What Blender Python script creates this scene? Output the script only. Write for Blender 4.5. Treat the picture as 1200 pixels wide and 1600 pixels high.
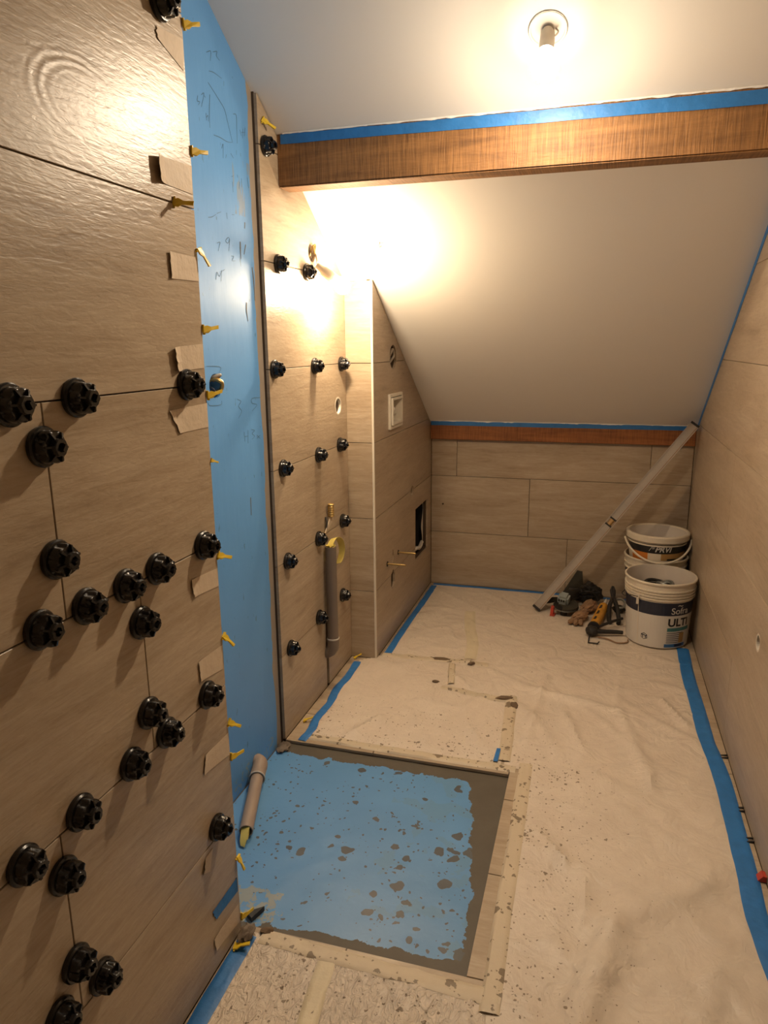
import bpy, bmesh, math, random
from mathutils import Vector, Matrix, noise
SC = bpy.context.scene
C = SC.collection
random.seed(7)
for o in list(bpy.data.objects): bpy.data.objects.remove(o)

# ---------------- camera ----------------
cam_d = bpy.data.cameras.new('camera'); cam_o = bpy.data.objects.new('camera', cam_d); C.objects.link(cam_o)
cam_d.sensor_fit = 'VERTICAL'; cam_d.sensor_height = 36.0; cam_d.lens = 1117.34/1600*36.0
cam_d.clip_start = 0.02; cam_d.clip_end = 50
_R = Vector((0.95925045, 0.28239738, -0.00950245)); _U = Vector((-0.05563525, 0.22174049, 0.97351727)); _F = Vector((-0.27702581, 0.93331821, -0.22841591))
m = Matrix.Identity(4)
for i in range(3): m[i][0] = _R[i]; m[i][1] = _U[i]; m[i][2] = -_F[i]
m[2][3] = 1.263
cam_o.matrix_world = m
SC.camera = cam_o

# ---------------- world, lamps, exposure ----------------
w = bpy.data.worlds.new('world'); SC.world = w; w.use_nodes = True
w.node_tree.nodes['Background'].inputs[0].default_value = (0.5, 0.6, 0.8, 1)
w.node_tree.nodes['Background'].inputs[1].default_value = 0.02
CEILING_BULB = dict(pos=(-0.155, 1.838, 1.872), color=(1.0, 0.80, 0.57), strength=1450)
WALL_BULB = dict(pos=(-0.83, 2.338, 1.452), color=(1.0, 0.76, 0.49), strength=610)
SC.view_settings.view_transform = 'Standard'; SC.view_settings.look = 'None'
SC.view_settings.exposure = 0.16; SC.view_settings.gamma = 1.0
SC.view_settings.use_curve_mapping = False

# ---------------- materials ----------------
def N(nt, t, **kw):
    n = nt.nodes.new(t)
    for k, v in kw.items():
        if k.startswith('_'): setattr(n, k[1:], v)
        else: n.inputs[int(k[1:]) if k[0] == 'i' and k[1:].isdigit() else k.replace('__', ' ')].default_value = v
    return n
def newmat(name, col, rough=0.5, metal=0.0, spec=0.5, bump=None, var=None, emit=None, coat=0):
    """bump=(scale, strength[, detail]) ; var=(scale, amount)"""
    mt = bpy.data.materials.new(name); mt.use_nodes = True; nt = mt.node_tree
    b = nt.nodes['Principled BSDF']
    b.inputs['Base Color'].default_value = (*col, 1); b.inputs['Roughness'].default_value = rough
    b.inputs['Metallic'].default_value = metal; b.inputs['Specular IOR Level'].default_value = spec
    b.inputs['Coat Weight'].default_value = coat
    g = N(nt, 'ShaderNodeNewGeometry')
    if var:
        nz = N(nt, 'ShaderNodeTexNoise'); nz.inputs['Scale'].default_value = var[0]; nz.inputs['Detail'].default_value = 5
        nt.links.new(g.outputs['Position'], nz.inputs['Vector'])
        mx = N(nt, 'ShaderNodeMix', _data_type='RGBA')
        k = var[1]
        mx.inputs[6].default_value = (*[max(0, c*(1-k)) for c in col], 1); mx.inputs[7].default_value = (*[min(1, c*(1+k)) for c in col], 1)
        nt.links.new(nz.outputs[0], mx.inputs[0]); nt.links.new(mx.outputs[2], b.inputs['Base Color'])
    if bump:
        nz = N(nt, 'ShaderNodeTexNoise'); nz.inputs['Scale'].default_value = bump[0]; nz.inputs['Detail'].default_value = bump[2] if len(bump) > 2 else 4
        nt.links.new(g.outputs['Position'], nz.inputs['Vector'])
        bp = N(nt, 'ShaderNodeBump'); bp.inputs['Strength'].default_value = bump[1]; bp.inputs['Distance'].default_value = 0.004
        nt.links.new(nz.outputs[0], bp.inputs['Height']); nt.links.new(bp.outputs[0], b.inputs['Normal'])
    if emit:
        b.inputs['Emission Color'].default_value = (*emit[0], 1); b.inputs['Emission Strength'].default_value = emit[1]
    return mt
def ramp(nt, stops):
    r = nt.nodes.new('ShaderNodeValToRGB'); e = r.color_ramp.elements
    while len(e) < len(stops): e.new(0.5)
    for x, (p, c) in zip(e, stops): x.position = p; x.color = (*c, 1) if len(c) == 3 else c
    return r
def mapped(nt, src, scale, loc=(0, 0, 0)):
    mp = nt.nodes.new('ShaderNodeMapping'); mp.inputs['Scale'].default_value = scale; mp.inputs['Location'].default_value = loc
    nt.links.new(src, mp.inputs['Vector']); return mp.outputs[0]
def noise_n(nt, vec, scale, detail=4, dist=0.0, rough=0.5):
    n = nt.nodes.new('ShaderNodeTexNoise'); n.inputs['Scale'].default_value = scale; n.inputs['Detail'].default_value = detail
    n.inputs['Distortion'].default_value = dist; n.inputs['Roughness'].default_value = rough
    nt.links.new(vec, n.inputs['Vector']); return n.outputs[0]
def math_n(nt, op, a, b=None, c=None, clamp=False):
    n = nt.nodes.new('ShaderNodeMath'); n.operation = op; n.use_clamp = clamp
    for i, v in enumerate((a, b, c)):
        if v is None: continue
        if isinstance(v, (int, float)): n.inputs[i].default_value = v
        else: nt.links.new(v, n.inputs[i])
    return n.outputs[0]
def mixc(nt, f, a, b):
    n = nt.nodes.new('ShaderNodeMix'); n.data_type = 'RGBA'
    for i, v in ((0, f), (6, a), (7, b)):
        if isinstance(v, tuple): n.inputs[i].default_value = (*v, 1)
        elif isinstance(v, (int, float)): n.inputs[i].default_value = v
        else: nt.links.new(v, n.inputs[i])
    return n.outputs[2]
def tile_material(name, axis, knot=None, rough=0.36):
    """striped stoneware: veins run along the long side of the tile; tiles differ by the object's random value"""
    mt = bpy.data.materials.new(name); mt.use_nodes = True; nt = mt.node_tree; b = nt.nodes['Principled BSDF']
    tc = nt.nodes.new('ShaderNodeTexCoord'); oi = nt.nodes.new('ShaderNodeObjectInfo')
    off = nt.nodes.new('ShaderNodeVectorMath'); off.operation = 'SCALE'; off.inputs[0].default_value = (31, 17, 23)
    nt.links.new(oi.outputs['Random'], off.inputs['Scale'])
    add = nt.nodes.new('ShaderNodeVectorMath'); add.operation = 'ADD'
    nt.links.new(tc.outputs['Object'], add.inputs[0]); nt.links.new(off.outputs[0], add.inputs[1])
    v = add.outputs[0]
    s1 = {'y': (5, 1.6, 9), 'x': (1.6, 5, 9), 'f': (1.6, 9, 5)}[axis]
    s2 = {'y': (20, 7, 70), 'x': (7, 20, 70), 'f': (7, 70, 20)}[axis]
    s3 = {'y': (20, 45, 160), 'x': (45, 20, 160), 'f': (45, 160, 20)}[axis]
    n1 = noise_n(nt, mapped(nt, v, s1), 1.0, 6, 1.4, .6)
    n2 = noise_n(nt, mapped(nt, v, s2), 1.0, 5, 1.0, .6)
    n3 = noise_n(nt, mapped(nt, v, s3), 1.0, 3, 0.6, .5)
    f = math_n(nt, 'ADD', math_n(nt, 'ADD', math_n(nt, 'MULTIPLY', n1, .46), math_n(nt, 'MULTIPLY', n2, .40)), math_n(nt, 'MULTIPLY', n3, .14))
    h = math_n(nt, 'ADD', math_n(nt, 'MULTIPLY', n2, .6), math_n(nt, 'MULTIPLY', n3, .5))
    if knot:
        # oval swirl in the stone's figure around one point of the tile
        sub = nt.nodes.new('ShaderNodeVectorMath'); sub.operation = 'SUBTRACT'; sub.inputs[1].default_value = knot
        nt.links.new(tc.outputs['Object'], sub.inputs[0])
        q = mapped(nt, sub.outputs[0], (1, 9.0, 17.0))
        ln = nt.nodes.new('ShaderNodeVectorMath'); ln.operation = 'LENGTH'; nt.links.new(q, ln.inputs[0])
        dn = noise_n(nt, mapped(nt, tc.outputs['Object'], (4, 9, 9)), 1.0, 3, 0)
        r = math_n(nt, 'ADD', ln.outputs['Value'], math_n(nt, 'MULTIPLY', dn, .35))
        rings = math_n(nt, 'SINE', math_n(nt, 'MULTIPLY', r, 34.0))
        band = math_n(nt, 'SUBTRACT', 1.0, math_n(nt, 'MULTIPLY', math_n(nt, 'ABSOLUTE', math_n(nt, 'SUBTRACT', r, 1.0)), 3.4), clamp=True)
        sq = nt.nodes.new('ShaderNodeSeparateXYZ'); nt.links.new(q, sq.inputs[0])
        arc = math_n(nt, 'MULTIPLY_ADD', math_n(nt, 'SUBTRACT', sq.outputs[2], sq.outputs[1]), .5, .35, clamp=True)
        band = math_n(nt, 'MULTIPLY', band, arc)
        f = math_n(nt, 'ADD', f, math_n(nt, 'MULTIPLY', math_n(nt, 'MULTIPLY', rings, band), -.10))
        h = math_n(nt, 'ADD', h, math_n(nt, 'MULTIPLY', math_n(nt, 'MULTIPLY', rings, band), .22))
    r = ramp(nt, [(.30, (.235, .168, .108)), (.44, (.345, .262, .178)), (.56, (.405, .318, .225)), (.72, (.50, .41, .305))])
    nt.links.new(f, r.inputs[0]); nt.links.new(r.outputs[0], b.inputs['Base Color'])
    b.inputs['Roughness'].default_value = rough; b.inputs['Specular IOR Level'].default_value = .5
    bp = nt.nodes.new('ShaderNodeBump'); bp.inputs['Strength'].default_value = .45; bp.inputs['Distance'].default_value = .0022
    nt.links.new(h, bp.inputs['Height']); nt.links.new(bp.outputs[0], b.inputs['Normal'])
    return mt
M = {}
M['tile_y'] = tile_material('striped_tile_side', 'y')
M['tile_x'] = tile_material('striped_tile_back', 'x')
M['tile_f'] = tile_material('striped_tile_floor', 'f')
M['tile_knot'] = tile_material('striped_tile_swirl', 'y', knot=(0, .315, -.062))
M['bed'] = newmat('tile_adhesive', (.075, .048, .03), .9, bump=(60, .5))
M['plaster'] = newmat('white_ceiling_paint', (.80, .765, .71), .75, bump=(25, .12, 6))
M['plain_wall'] = newmat('plain_plaster', (.55, .50, .43), .9)
M['blue_tape'] = newmat('blue_masking_tape', (.022, .150, .42), .5, bump=(45, .5, 5), var=(30, .25))
M['tan_tape'] = newmat('cream_masking_tape', (.56, .45, .33), .6, bump=(70, .35))
M['yellow_tape'] = newmat('yellow_sealing_tape', (.62, .50, .13), .45, bump=(60, .4))
M['white_paint'] = newmat('dried_white_paint', (.80, .77, .72), .6, bump=(90, .6))
M['knob'] = newmat('black_shiny_plastic', (.008, .007, .007), .24, spec=.5, bump=(90, .15))
M['clip'] = newmat('yellow_clip_plastic', (.72, .50, .03), .4)
M['pvc'] = newmat('grey_pvc', (.17, .135, .11), .42)
M['pvc_light'] = newmat('grey_brown_pvc', (.30, .225, .175), .5)
M['pvc_ring'] = newmat('pale_pvc_ring', (.45, .42, .38), .4)
M['white_plastic'] = newmat('white_plastic', (.66, .60, .50), .4)
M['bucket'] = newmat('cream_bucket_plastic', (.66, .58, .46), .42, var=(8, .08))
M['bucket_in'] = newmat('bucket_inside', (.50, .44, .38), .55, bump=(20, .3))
M['navy'] = newmat('navy_print', (.012, .016, .035), .4)
M['blackprint'] = newmat('black_print', (.012, .012, .013), .4)
M['print_white'] = newmat('white_print', (.62, .58, .52), .45)
M['teal'] = newmat('teal_print', (.05, .17, .17), .45)
M['orange'] = newmat('orange_print', (.55, .17, .02), .45)
M['label_tan'] = newmat('amber_print', (.40, .23, .08), .5)
M['blueprint'] = newmat('blue_print', (.03, .12, .30), .45)
M['alu'] = newmat('dusty_aluminium', (.36, .31, .26), .5, metal=.0, bump=(60, .3), var=(14, .2))
M['dark'] = newmat('dark_rubber', (.018, .015, .013), .6)
M['brass'] = newmat('brass', (.52, .36, .14), .35, metal=.9, bump=(120, .3))
M['steel'] = newmat('grey_metal', (.30, .30, .28), .35, metal=.7, bump=(80, .2))
M['gear'] = newmat('grey_gear_case', (.27, .30, .29), .45, bump=(60, .3))
M['gun'] = newmat('amber_gun_barrel', (.58, .27, .03), .45, var=(60, .35))
M['red'] = newmat('red_plastic', (.45, .05, .03), .45)
M['leather'] = newmat('dusty_brown_leather', (.26, .15, .08), .8, bump=(50, .8), var=(30, .35))
M['olive'] = newmat('dark_olive_felt', (.035, .03, .02), .9, bump=(60, .5))
M['hole_shade'] = newmat('painted_hole_shade', (.02, .014, .01), .9)  # near-black colour stands in for the shade inside holes
M['wire'] = newmat('grey_wire', (.35, .30, .24), .5)
M['socket'] = newmat('pale_socket', (.48, .42, .33), .4)
M['lampbase'] = newmat('white_lamp_box', (.70, .67, .62), .5)
M['ink'] = newmat('pencil_ink', (.060, .135, .22), .8)
M['grime'] = newmat('grey_smear', (.12, .12, .11), .85, bump=(80, .5))
M['crumb'] = newmat('brown_dried_mortar', (.13, .085, .05), .9, bump=(60, .8))
M['mortar'] = newmat('grey_mortar', (.15, .115, .085), .8, bump=(50, .8), var=(20, .3))

def wood_material(name, axis, c0, c1, rough=.6):
    mt = bpy.data.materials.new(name); mt.use_nodes = True; nt = mt.node_tree; b = nt.nodes['Principled BSDF']
    g = nt.nodes.new('ShaderNodeNewGeometry').outputs['Position']
    n1 = noise_n(nt, mapped(nt, g, (3, 20, 30)), 1, 5, .8, .6)
    saw = noise_n(nt, mapped(nt, g, (260, 9, 12)), 1, 3, .5)       # band-saw marks across the beam
    saw2 = noise_n(nt, mapped(nt, g, (40, 60, 220)), 1, 3, .3)
    f = math_n(nt, 'ADD', math_n(nt, 'MULTIPLY', n1, .55), math_n(nt, 'MULTIPLY', saw, .45))
    r = ramp(nt, [(.33, c0), (.62, c1)]); nt.links.new(f, r.inputs[0]); nt.links.new(r.outputs[0], b.inputs['Base Color'])
    b.inputs['Roughness'].default_value = rough; b.inputs['Specular IOR Level'].default_value = .35
    bp = nt.nodes.new('ShaderNodeBump'); bp.inputs['Strength'].default_value = .7; bp.inputs['Distance'].default_value = .002
    nt.links.new(math_n(nt, 'ADD', saw, math_n(nt, 'MULTIPLY', saw2, .6)), bp.inputs['Height']); nt.links.new(bp.outputs[0], b.inputs['Normal'])
    return mt
M['beam'] = wood_material('sawn_golden_beam', 'x', (.10, .044, .015), (.285, .138, .048))
M['beam_back'] = wood_material('sawn_reddish_beam', 'x', (.14, .045, .015), (.33, .125, .04))

def blue_wall_material():
    mt = bpy.data.materials.new('blue_waterproof_coat_wall'); mt.use_nodes = True; nt = mt.node_tree; b = nt.nodes['Principled BSDF']
    g = nt.nodes.new('ShaderNodeNewGeometry').outputs['Position']
    sp = nt.nodes.new('ShaderNodeSeparateXYZ'); nt.links.new(g, sp.inputs[0]); y, z = sp.outputs[1], sp.outputs[2]
    blue = mixc(nt, noise_n(nt, g, 6, 5), (.10, .285, .60), (.125, .335, .69))
    # adhesive smeared along the edge of the next tile panel
    w1 = noise_n(nt, mapped(nt, g, (1, 6, 9)), 1, 5, .3, .6)
    w2 = noise_n(nt, mapped(nt, g, (1, 2, 3.3)), 1, 2)
    wid = math_n(nt, 'ADD', math_n(nt, 'MULTIPLY', w2, .055), math_n(nt, 'MULTIPLY', w1, .03))
    e = math_n(nt, 'GREATER_THAN', math_n(nt, 'ADD', y, wid), 1.9405+.012)
    # rubbed streaks
    st = noise_n(nt, mapped(nt, g, (1, 48, 9)), 1, 3, .4)
    reg = math_n(nt, 'MULTIPLY', math_n(nt, 'GREATER_THAN', y, 1.81), math_n(nt, 'MULTIPLY', math_n(nt, 'GREATER_THAN', z, 1.60), math_n(nt, 'LESS_THAN', z, 1.74)))
    s = math_n(nt, 'MULTIPLY', math_n(nt, 'GREATER_THAN', st, .55), math_n(nt, 'MULTIPLY', reg, .55))
    # faint specks everywhere, denser and paler near the floor
    spk = math_n(nt, 'MULTIPLY', math_n(nt, 'GREATER_THAN', noise_n(nt, mapped(nt, g, (1, 60, 22)), 1, 3), .70), .5)
    low = math_n(nt, 'MULTIPLY', math_n(nt, 'LESS_THAN', math_n(nt, 'ADD', z, math_n(nt, 'MULTIPLY', w1, .10)), .10), .6)
    scr = math_n(nt, 'MULTIPLY', low, math_n(nt, 'GREATER_THAN', noise_n(nt, g, 40, 4, .5), .56))
    c = mixc(nt, s, blue, (.24, .25, .22)); c = mixc(nt, spk, c, (.05, .13, .19)); c = mixc(nt, scr, c, (.28, .33, .33))
    c = mixc(nt, e, c, mixc(nt, w1, (.25, .21, .165), (.37, .31, .25)))
    nt.links.new(c, b.inputs['Base Color']); b.inputs['Roughness'].default_value = .5; b.inputs['Specular IOR Level'].default_value = .35
    bp = nt.nodes.new('ShaderNodeBump'); bp.inputs['Strength'].default_value = .25; bp.inputs['Distance'].default_value = .003
    nt.links.new(math_n(nt, 'ADD', noise_n(nt, mapped(nt, g, (1, 30, 8)), 1, 5), e), bp.inputs['Height']); nt.links.new(bp.outputs[0], b.inputs['Normal'])
    return mt
M['blue_wall'] = blue_wall_material()

PX0, PX1, PY0, PY1 = -.933, -.192, 1.206, 1.937      # the recessed shower base
def pit_material():
    mt = bpy.data.materials.new('blue_waterproof_coat_floor'); mt.use_nodes = True; nt = mt.node_tree; b = nt.nodes['Principled BSDF']
    g = nt.nodes.new('ShaderNodeNewGeometry').outputs['Position']
    sp = nt.nodes.new('ShaderNodeSeparateXYZ'); nt.links.new(g, sp.inputs[0]); x, y = sp.outputs[0], sp.outputs[1]
    big = noise_n(nt, g, 9, 6, .3, .65); mid = noise_n(nt, g, 34, 4, .4, .6)
    wob = math_n(nt, 'ADD', math_n(nt, 'MULTIPLY', math_n(nt, 'SUBTRACT', big, .5), .16), math_n(nt, 'MULTIPLY', math_n(nt, 'SUBTRACT', mid, .5), .03))
    # mortar margins: right margin is broader towards the far end
    mr = math_n(nt, 'MULTIPLY_ADD', math_n(nt, 'SUBTRACT', y, 1.5), .19, .037)
    mr = math_n(nt, 'MAXIMUM', mr, .026)
    dr = math_n(nt, 'SUBTRACT', math_n(nt, 'SUBTRACT', PX1, x), mr)
    df = math_n(nt, 'SUBTRACT', math_n(nt, 'SUBTRACT', PY1, y), .048)
    mn = math_n(nt, 'MULTIPLY_ADD', math_n(nt, 'ADD', x, .60), .06, .024)
    dn = math_n(nt, 'SUBTRACT', math_n(nt, 'SUBTRACT', y, PY0), math_n(nt, 'MAXIMUM', mn, .012))
    d = math_n(nt, 'MINIMUM', math_n(nt, 'MINIMUM', dr, df), dn)
    edge = math_n(nt, 'LESS_THAN', math_n(nt, 'ADD', d, math_n(nt, 'MULTIPLY', wob, .55)), 0)
    # splashes of mortar, more of them towards the room side
    dens = math_n(nt, 'MULTIPLY_ADD', math_n(nt, 'ADD', x, .55), -.35, .62)
    vo = nt.nodes.new('ShaderNodeTexVoronoi'); vo.inputs['Scale'].default_value = 26; vo.inputs['Randomness'].default_value = 1
    vv = nt.nodes.new('ShaderNodeVectorMath'); vv.operation = 'ADD'
    nz = nt.nodes.new('ShaderNodeTexNoise'); nz.inputs['Scale'].default_value = 30; nt.links.new(g, nz.inputs['Vector'])
    sc = nt.nodes.new('ShaderNodeVectorMath'); sc.operation = 'SCALE'; sc.inputs['Scale'].default_value = .03; nt.links.new(nz.outputs[1], sc.inputs[0])
    nt.links.new(g, vv.inputs[0]); nt.links.new(sc.outputs[0], vv.inputs[1]); nt.links.new(vv.outputs[0], vo.inputs['Vector'])
    sc2 = nt.nodes.new('ShaderNodeSeparateColor'); nt.links.new(vo.outputs['Color'], sc2.inputs[0])
    size = math_n(nt, 'MULTIPLY', math_n(nt, 'SUBTRACT', sc2.outputs[0], dens), 1.1)
    blob = math_n(nt, 'LESS_THAN', vo.outputs['Distance'], size)
    vo2 = nt.nodes.new('ShaderNodeTexVoronoi'); vo2.inputs['Scale'].default_value = 75; nt.links.new(vv.outputs[0], vo2.inputs['Vector'])
    sc3 = nt.nodes.new('ShaderNodeSeparateColor'); nt.links.new(vo2.outputs['Color'], sc3.inputs[0])
    clump = noise_n(nt, g, 7, 2)
    dot = math_n(nt, 'LESS_THAN', vo2.outputs['Distance'], math_n(nt, 'SUBTRACT', math_n(nt, 'MULTIPLY', sc3.outputs[0], clump), .20))
    blue = mixc(nt, noise_n(nt, g, 5, 5), (.08, .225, .44), (.122, .30, .565))
    haze = math_n(nt, 'MULTIPLY', math_n(nt, 'GREATER_THAN', noise_n(nt, g, 13, 5, .5), .57), math_n(nt, 'MULTIPLY', math_n(nt, 'GREATER_THAN', x, -.50), .4))
    c = mixc(nt, haze, blue, (.12, .24, .34))
    c = mixc(nt, math_n(nt, 'MULTIPLY', math_n(nt, 'MAXIMUM', blob, dot), .9), c, (.075, .065, .05))
    # chalky scrub in the near left corner
    cw = math_n(nt, 'MULTIPLY', math_n(nt, 'LESS_THAN', math_n(nt, 'ADD', y, wob), 1.32), math_n(nt, 'LESS_THAN', math_n(nt, 'ADD', x, math_n(nt, 'MULTIPLY', wob, 1.5)), -.655))
    c = mixc(nt, math_n(nt, 'MULTIPLY', cw, math_n(nt, 'GREATER_THAN', mid, .47)), c, (.25, .28, .27))
    c = mixc(nt, edge, c, mixc(nt, big, (.060, .050, .036), (.115, .095, .070)))
    nt.links.new(c, b.inputs['Base Color'])
    rg = mixc(nt, edge, (.42, .42, .42), (.6, .6, .6)); nt.links.new(rg, b.inputs['Roughness'])
    bp = nt.nodes.new('ShaderNodeBump'); bp.inputs['Strength'].default_value = .5; bp.inputs['Distance'].default_value = .003
    nt.links.new(math_n(nt, 'ADD', math_n(nt, 'MAXIMUM', edge, blob), math_n(nt, 'MULTIPLY', mid, .5)), bp.inputs['Height']); nt.links.new(bp.outputs[0], b.inputs['Normal'])
    return mt
M['pit'] = pit_material()

def dirt_mask(nt, g, scale, thr):
    vo = nt.nodes.new('ShaderNodeTexVoronoi'); vo.inputs['Scale'].default_value = scale
    nz = nt.nodes.new('ShaderNodeTexNoise'); nz.inputs['Scale'].default_value = scale*1.6; nz.inputs['Detail'].default_value = 3; nt.links.new(g, nz.inputs['Vector'])
    sc = nt.nodes.new('ShaderNodeVectorMath'); sc.operation = 'SCALE'; sc.inputs['Scale'].default_value = 1.1/scale; nt.links.new(nz.outputs[1], sc.inputs[0])
    vv = nt.nodes.new('ShaderNodeVectorMath'); vv.operation = 'ADD'; nt.links.new(g, vv.inputs[0]); nt.links.new(sc.outputs[0], vv.inputs[1])
    nt.links.new(vv.outputs[0], vo.inputs['Vector'])
    s = nt.nodes.new('ShaderNodeSeparateColor'); nt.links.new(vo.outputs['Color'], s.inputs[0])
    return math_n(nt, 'LESS_THAN', vo.outputs['Distance'], math_n(nt, 'SUBTRACT', s.outputs[0], thr))
def near_pit(nt, g, reach):
    """1 beside the rim of the recess, 0 at 'reach' metres from it"""
    sp = nt.nodes.new('ShaderNodeSeparateXYZ'); nt.links.new(g, sp.inputs[0]); x, y = sp.outputs[0], sp.outputs[1]
    dx = math_n(nt, 'MAXIMUM', math_n(nt, 'SUBTRACT', x, PX1), 0.0)
    dy = math_n(nt, 'MAXIMUM', math_n(nt, 'MAXIMUM', math_n(nt, 'SUBTRACT', y, PY1), math_n(nt, 'SUBTRACT', PY0, y)), 0.0)
    d = math_n(nt, 'SQRT', math_n(nt, 'ADD', math_n(nt, 'MULTIPLY', dx, dx), math_n(nt, 'MULTIPLY', dy, dy)))
    return math_n(nt, 'SUBTRACT', 1.0, math_n(nt, 'DIVIDE', d, reach), clamp=True)
def sheet_material(name, fine_relief):
    mt = bpy.data.materials.new(name); mt.use_nodes = True; nt = mt.node_tree; b = nt.nodes['Principled BSDF']
    g = nt.nodes.new('ShaderNodeNewGeometry').outputs['Position']
    base = mixc(nt, noise_n(nt, g, 5, 6, .4, .65), (.55, .46, .37), (.74, .65, .545))
    fine = noise_n(nt, g, 60, 4, .5, .6)
    base = mixc(nt, math_n(nt, 'MULTIPLY', fine, .35), base, (.42, .34, .27))
    npit = near_pit(nt, g, .55)
    gate = noise_n(nt, g, 8, 3)
    thr = math_n(nt, 'SUBTRACT', .99, math_n(nt, 'MULTIPLY', math_n(nt, 'MULTIPLY', npit, gate), .80))
    m1 = dirt_mask(nt, g, 62, thr); m2 = dirt_mask(nt, g, 130, math_n(nt, 'SUBTRACT', thr, .05))
    sp2 = dirt_mask(nt, g, 46, .87)
    c = mixc(nt, math_n(nt, 'MULTIPLY', math_n(nt, 'MAXIMUM', math_n(nt, 'MAXIMUM', m1, m2), sp2), .8), base, (.13, .085, .045))
    nt.links.new(c, b.inputs['Base Color']); b.inputs['Roughness'].default_value = .42; b.inputs['Specular IOR Level'].default_value = .4
    sp = nt.nodes.new('ShaderNodeSeparateXYZ'); nt.links.new(g, sp.inputs[0])
    w1 = math_n(nt, 'ABSOLUTE', math_n(nt, 'SUBTRACT', noise_n(nt, mapped(nt, g, (62, 34, 50)), 1, 3, 1.2, .5), .5))
    rid = math_n(nt, 'ABSOLUTE', math_n(nt, 'SUBTRACT', noise_n(nt, g, 11, 3, 1.0), .5))
    h = math_n(nt, 'ADD', math_n(nt, 'MULTIPLY', w1, fine_relief), math_n(nt, 'MULTIPLY', rid, 1.5))
    bp = nt.nodes.new('ShaderNodeBump'); bp.inputs['Strength'].default_value = 1.0; bp.inputs['Distance'].default_value = .0065
    nt.links.new(h, bp.inputs['Height']); nt.links.new(bp.outputs[0], b.inputs['Normal'])
    return mt
M['sheet'] = sheet_material('dusty_white_fleece_sheet', .30)
M['sheet_shiny'] = sheet_material('crinkled_white_fleece_sheet', 1.7)
def dirty_tape_material(name, col, thr0):
    mt = bpy.data.materials.new(name); mt.use_nodes = True; nt = mt.node_tree; b = nt.nodes['Principled BSDF']
    g = nt.nodes.new('ShaderNodeNewGeometry').outputs['Position']
    gate = noise_n(nt, g, 14, 3)
    thr = math_n(nt, 'SUBTRACT', thr0, math_n(nt, 'MULTIPLY', gate, .75))
    c = mixc(nt, math_n(nt, 'MULTIPLY', math_n(nt, 'MAXIMUM', dirt_mask(nt, g, 40, thr), dirt_mask(nt, g, 90, thr)), .8), mixc(nt, noise_n(nt, g, 9, 4), tuple(k*.85 for k in col), col), (.12, .08, .045))
    nt.links.new(c, b.inputs['Base Color']); b.inputs['Roughness'].default_value = .5
    bp = nt.nodes.new('ShaderNodeBump'); bp.inputs['Strength'].default_value = .5; bp.inputs['Distance'].default_value = .003
    nt.links.new(noise_n(nt, g, 60, 4), bp.inputs['Height']); nt.links.new(bp.outputs[0], b.inputs['Normal'])
    return mt
M['dirty_tape'] = dirty_tape_material('stained_cream_tape', (.58, .48, .345), .93)
M['tape_yellowish'] = dirty_tape_material('translucent_yellowish_tape', (.63, .54, .38), 1.2)

# ---------------- mesh helpers ----------------
def link(name, bm, mat, parent=None, smooth=False, loc=None):
    me = bpy.data.meshes.new(name)
    bmesh.ops.recalc_face_normals(bm, faces=bm.faces[:])
    if loc is not None: bmesh.ops.translate(bm, verts=bm.verts[:], vec=-Vector(loc))
    bm.to_mesh(me); bm.free()
    if smooth:
        for p in me.polygons: p.use_smooth = True
        try: me.set_sharp_from_angle(angle=math.radians(38))
        except Exception: pass
    for mm in (mat if isinstance(mat, (list, tuple)) else [mat]): me.materials.append(mm)
    o = bpy.data.objects.new(name, me); C.objects.link(o)
    if loc is not None: o.location = loc
    if parent is not None:
        o.parent = parent
        if loc is None: pass
    return o
def child(name, bm, mat, parent, smooth=False):
    """bm is in world coordinates; parent is an Empty/mesh placed at its own location without rotation"""
    p = parent; off = Vector((0, 0, 0))
    while p is not None: off += p.location; p = p.parent
    bmesh.ops.translate(bm, verts=bm.verts[:], vec=-off)
    return link(name, bm, mat, parent, smooth)
def empty(name, label, cat, loc=(0, 0, 0), group=None):
    o = bpy.data.objects.new(name, None); o.empty_display_size = .05; C.objects.link(o); o.location = loc
    o['label'] = label; o['category'] = cat
    if group: o['group'] = group
    return o
def tag(o, label, cat, group=None):
    o['label'] = label; o['category'] = cat
    if group: o['group'] = group
    return o
def struct(o): o['kind'] = 'structure'; return o
def box(bm, x0, x1, y0, y1, z0, z1, bev=0.0):
    r = bmesh.ops.create_cube(bm, size=1)
    for v in r['verts']:
        v.co = Vector(((x0+x1)/2+v.co.x*(x1-x0), (y0+y1)/2+v.co.y*(y1-y0), (z0+z1)/2+v.co.z*(z1-z0)))
    if bev:
        ed = set(e for v in r['verts'] for e in v.link_edges)
        bmesh.ops.bevel(bm, geom=list(ed), offset=bev, segments=2, affect='EDGES')
    return bm
def frame_of(d):
    d = Vector(d).normalized(); a = Vector((0, 0, 1)) if abs(d.z) < .9 else Vector((1, 0, 0))
    u = a.cross(d).normalized(); return u, d.cross(u).normalized(), d
def cyl(bm, p0, p1, r0, r1=None, seg=16, caps=True):
    r1 = r0 if r1 is None else r1; p0 = Vector(p0); p1 = Vector(p1); u, v, d = frame_of(p1-p0)
    A = [bm.verts.new(p0+(u*math.cos(t)+v*math.sin(t))*r0) for t in [2*math.pi*i/seg for i in range(seg)]]
    B = [bm.verts.new(p1+(u*math.cos(t)+v*math.sin(t))*r1) for t in [2*math.pi*i/seg for i in range(seg)]]
    for i in range(seg): bm.faces.new((A[i], A[(i+1) % seg], B[(i+1) % seg], B[i]))
    if caps: bm.faces.new(A[::-1]); bm.faces.new(B)
    return bm
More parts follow.
